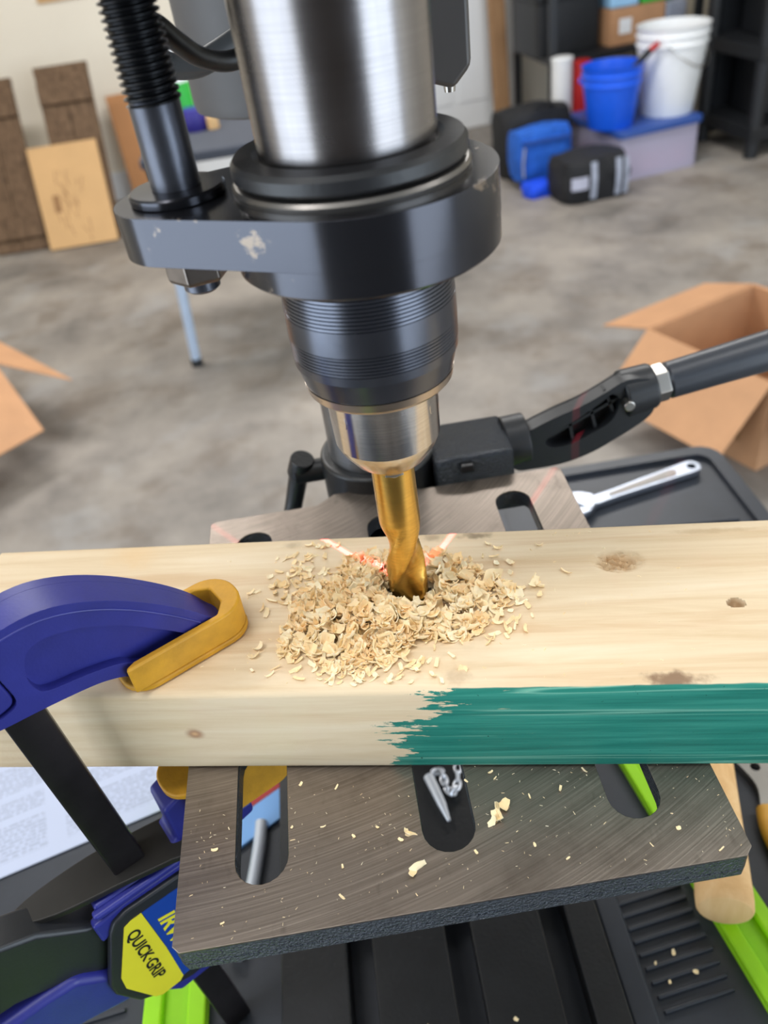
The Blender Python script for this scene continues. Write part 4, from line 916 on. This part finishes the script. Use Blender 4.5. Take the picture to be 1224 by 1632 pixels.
# bags on the floor in front
def bag(name, m, w, d, h, mt, label, cat='bag', bev=40):
    mb = MB(); nx, ny, nz = 10, 8, 8; vs = {}
    def pt(i, j, k):
        u, v, q = i/nx*2-1, j/ny*2-1, k/nz*2-1
        f = lambda a, b, c: a*math.sqrt(max(0, 1-0.15*b*b-0.15*c*c+0.02*b*b*c*c))
        nn = 1+0.10*mnoise.noise((u*1.6+w, v*1.6, q*1.6+d))
        return (w/2*f(u, v, q)*nn*1.12, d/2*f(v, u, q)*nn*1.12, h/2+h/2*f(q, u, v)*(nn if q > -0.9 else 1)*1.1)
    b = bmesh.new(); cache = {}
    def V(i, j, k):
        if (i, j, k) not in cache: cache[(i, j, k)] = len(mb.v); mb.v.append(tuple(m @ Vector(pt(i, j, k))))
        return cache[(i, j, k)]
    b.free()
    for i in range(nx):
        for j in range(ny): mb.f += [(V(i, j, nz), V(i+1, j, nz), V(i+1, j+1, nz), V(i, j+1, nz)), (V(i, j, 0), V(i, j+1, 0), V(i+1, j+1, 0), V(i+1, j, 0))]
        for k in range(nz): mb.f += [(V(i, 0, k), V(i+1, 0, k), V(i+1, 0, k+1), V(i, 0, k+1)), (V(i, ny, k), V(i, ny, k+1), V(i+1, ny, k+1), V(i+1, ny, k))]
    for j in range(ny):
        for k in range(nz): mb.f += [(V(0, j, k), V(0, j, k+1), V(0, j+1, k+1), V(0, j+1, k)), (V(nx, j, k), V(nx, j+1, k), V(nx, j+1, k+1), V(nx, j, k+1))]
    o = m.translation; r = thing(name, tuple(o), label, cat); mb.build('bag_body', mt, r, sharp=60); return r
def bagm(x, y, a, z=-1000): return frame((x, y, z), (math.cos(a), math.sin(a), 0), (-math.sin(a), math.cos(a), 0), (0, 0, 1))
b1 = bag('duffel_bag', bagm(1088, 4050, 0.2), 330, 200, 300, BAGK, 'black bag slumped behind the blue bag in front of the rack')
MB().tube(spline([(1060, 4000, -740), (1100, 3970, -680), (1180, 3985, -690), (1230, 4030, -760)], 6), 11, 10, 0.5).build('strap', BAGK, b1)
b2 = bag('cooler_bag', bagm(1075, 3835, 0.15, -960), 262, 150, 215, BAGB, 'bright blue fabric bag in front of the black bag')
m_ = bagm(1075, 3835, 0.15, -960)
MB().box(-120, 122, -92, -70, 168, 186, m_).build('flap', M('dark_blue_fabric', (18, 64, 140), 0.7, 0, 0.1), b2, bevel=4)
MB().tube([tuple(m_ @ Vector(p)) for p in ((-118, -84, 30), (-122, -88, 90), (-112, -86, 160))], 9, 10, 0.6).build('strap', BAGG, b2)
b3 = bag('tool_bag', bagm(1225, 3560, 0.12), 290, 210, 185, BAGK, 'black bag with pale grey straps on the floor before the tote')
m_ = bagm(1225, 3560, 0.12)
for (x0, x1) in ((-40, -12), (78, 104), (118, 138)):
    MB().sheet([tuple(m_ @ Vector(p)) for p in ((x0, -124, 20), (x1, -124, 20), (x1+6, -112, 175), (x0+6, -112, 175))], 1, 6, 5, lambda u, v: 10*math.sin(v*PI)).build('strap', BAGG, b3)
MB().sheet([tuple(m_ @ Vector(p)) for p in ((-130, -124, 70), (-52, -128, 70), (-52, -126, 122), (-130, -122, 122))], 4, 2, 5, lambda u, v: 6*math.sin(u*PI)).build('bag_label', M('pale_patch', (176, 178, 196), 0.7, 0, 0.05), b3)
bag('blue_cloth', bagm(1024, 3662, 0.3), 130, 90, 62, M('vivid_blue_cloth', (14, 74, 222), 0.7, 0, 0.15, 30), 'crumpled vivid blue cloth on the floor before the blue bag', 'cloth')
# black plastic shelving at the far right
pr = thing('shelving_unit', (2420, 3960, -1000), 'black plastic shelving unit at the far right edge', 'shelf')
for (x, y) in ((2010, 4120), (2790, 4260), (2080, 3720), (2840, 3860)): MB().cyl((x, y, -1000), (x, y, 500), 34, 30, 24).build('post', RACK, pr)
for z in (-860, -520, -130, 280):
    MB().prism([(1990, 4150), (2050, 3680), (2890, 3830), (2840, 4300)], z-60, z).build('shelf_board', RACK, pr, bevel=6)
MB().prism([(1990, 4150), (2840, 4300), (2838, 4312), (1988, 4162)], -980, 480).build('shade_back_panel', RACK, pr)  # dark sheet standing in for the shade inside the unit
for (x0, x1, z, h, lb) in ((2150, 2420, -860, 240, 'dark box added as shade low in the black shelving, left one'), (2470, 2780, -860, 250, 'dark box added as shade low in the black shelving, right one'), (2150, 2420, -520, 250, 'dark box added as shade on the black shelving, left one'), (2470, 2780, -520, 210, 'dark box added as shade on the black shelving, right one')):
    tag(MB().box(x0, x1, 3900, 4130, z, z+h).build('dark_filler_box', RACK, None, ((x0+x1)/2, 4015, z), bevel=10), lb, 'box')  # boxes added to fill the shaded inside of the unit with black
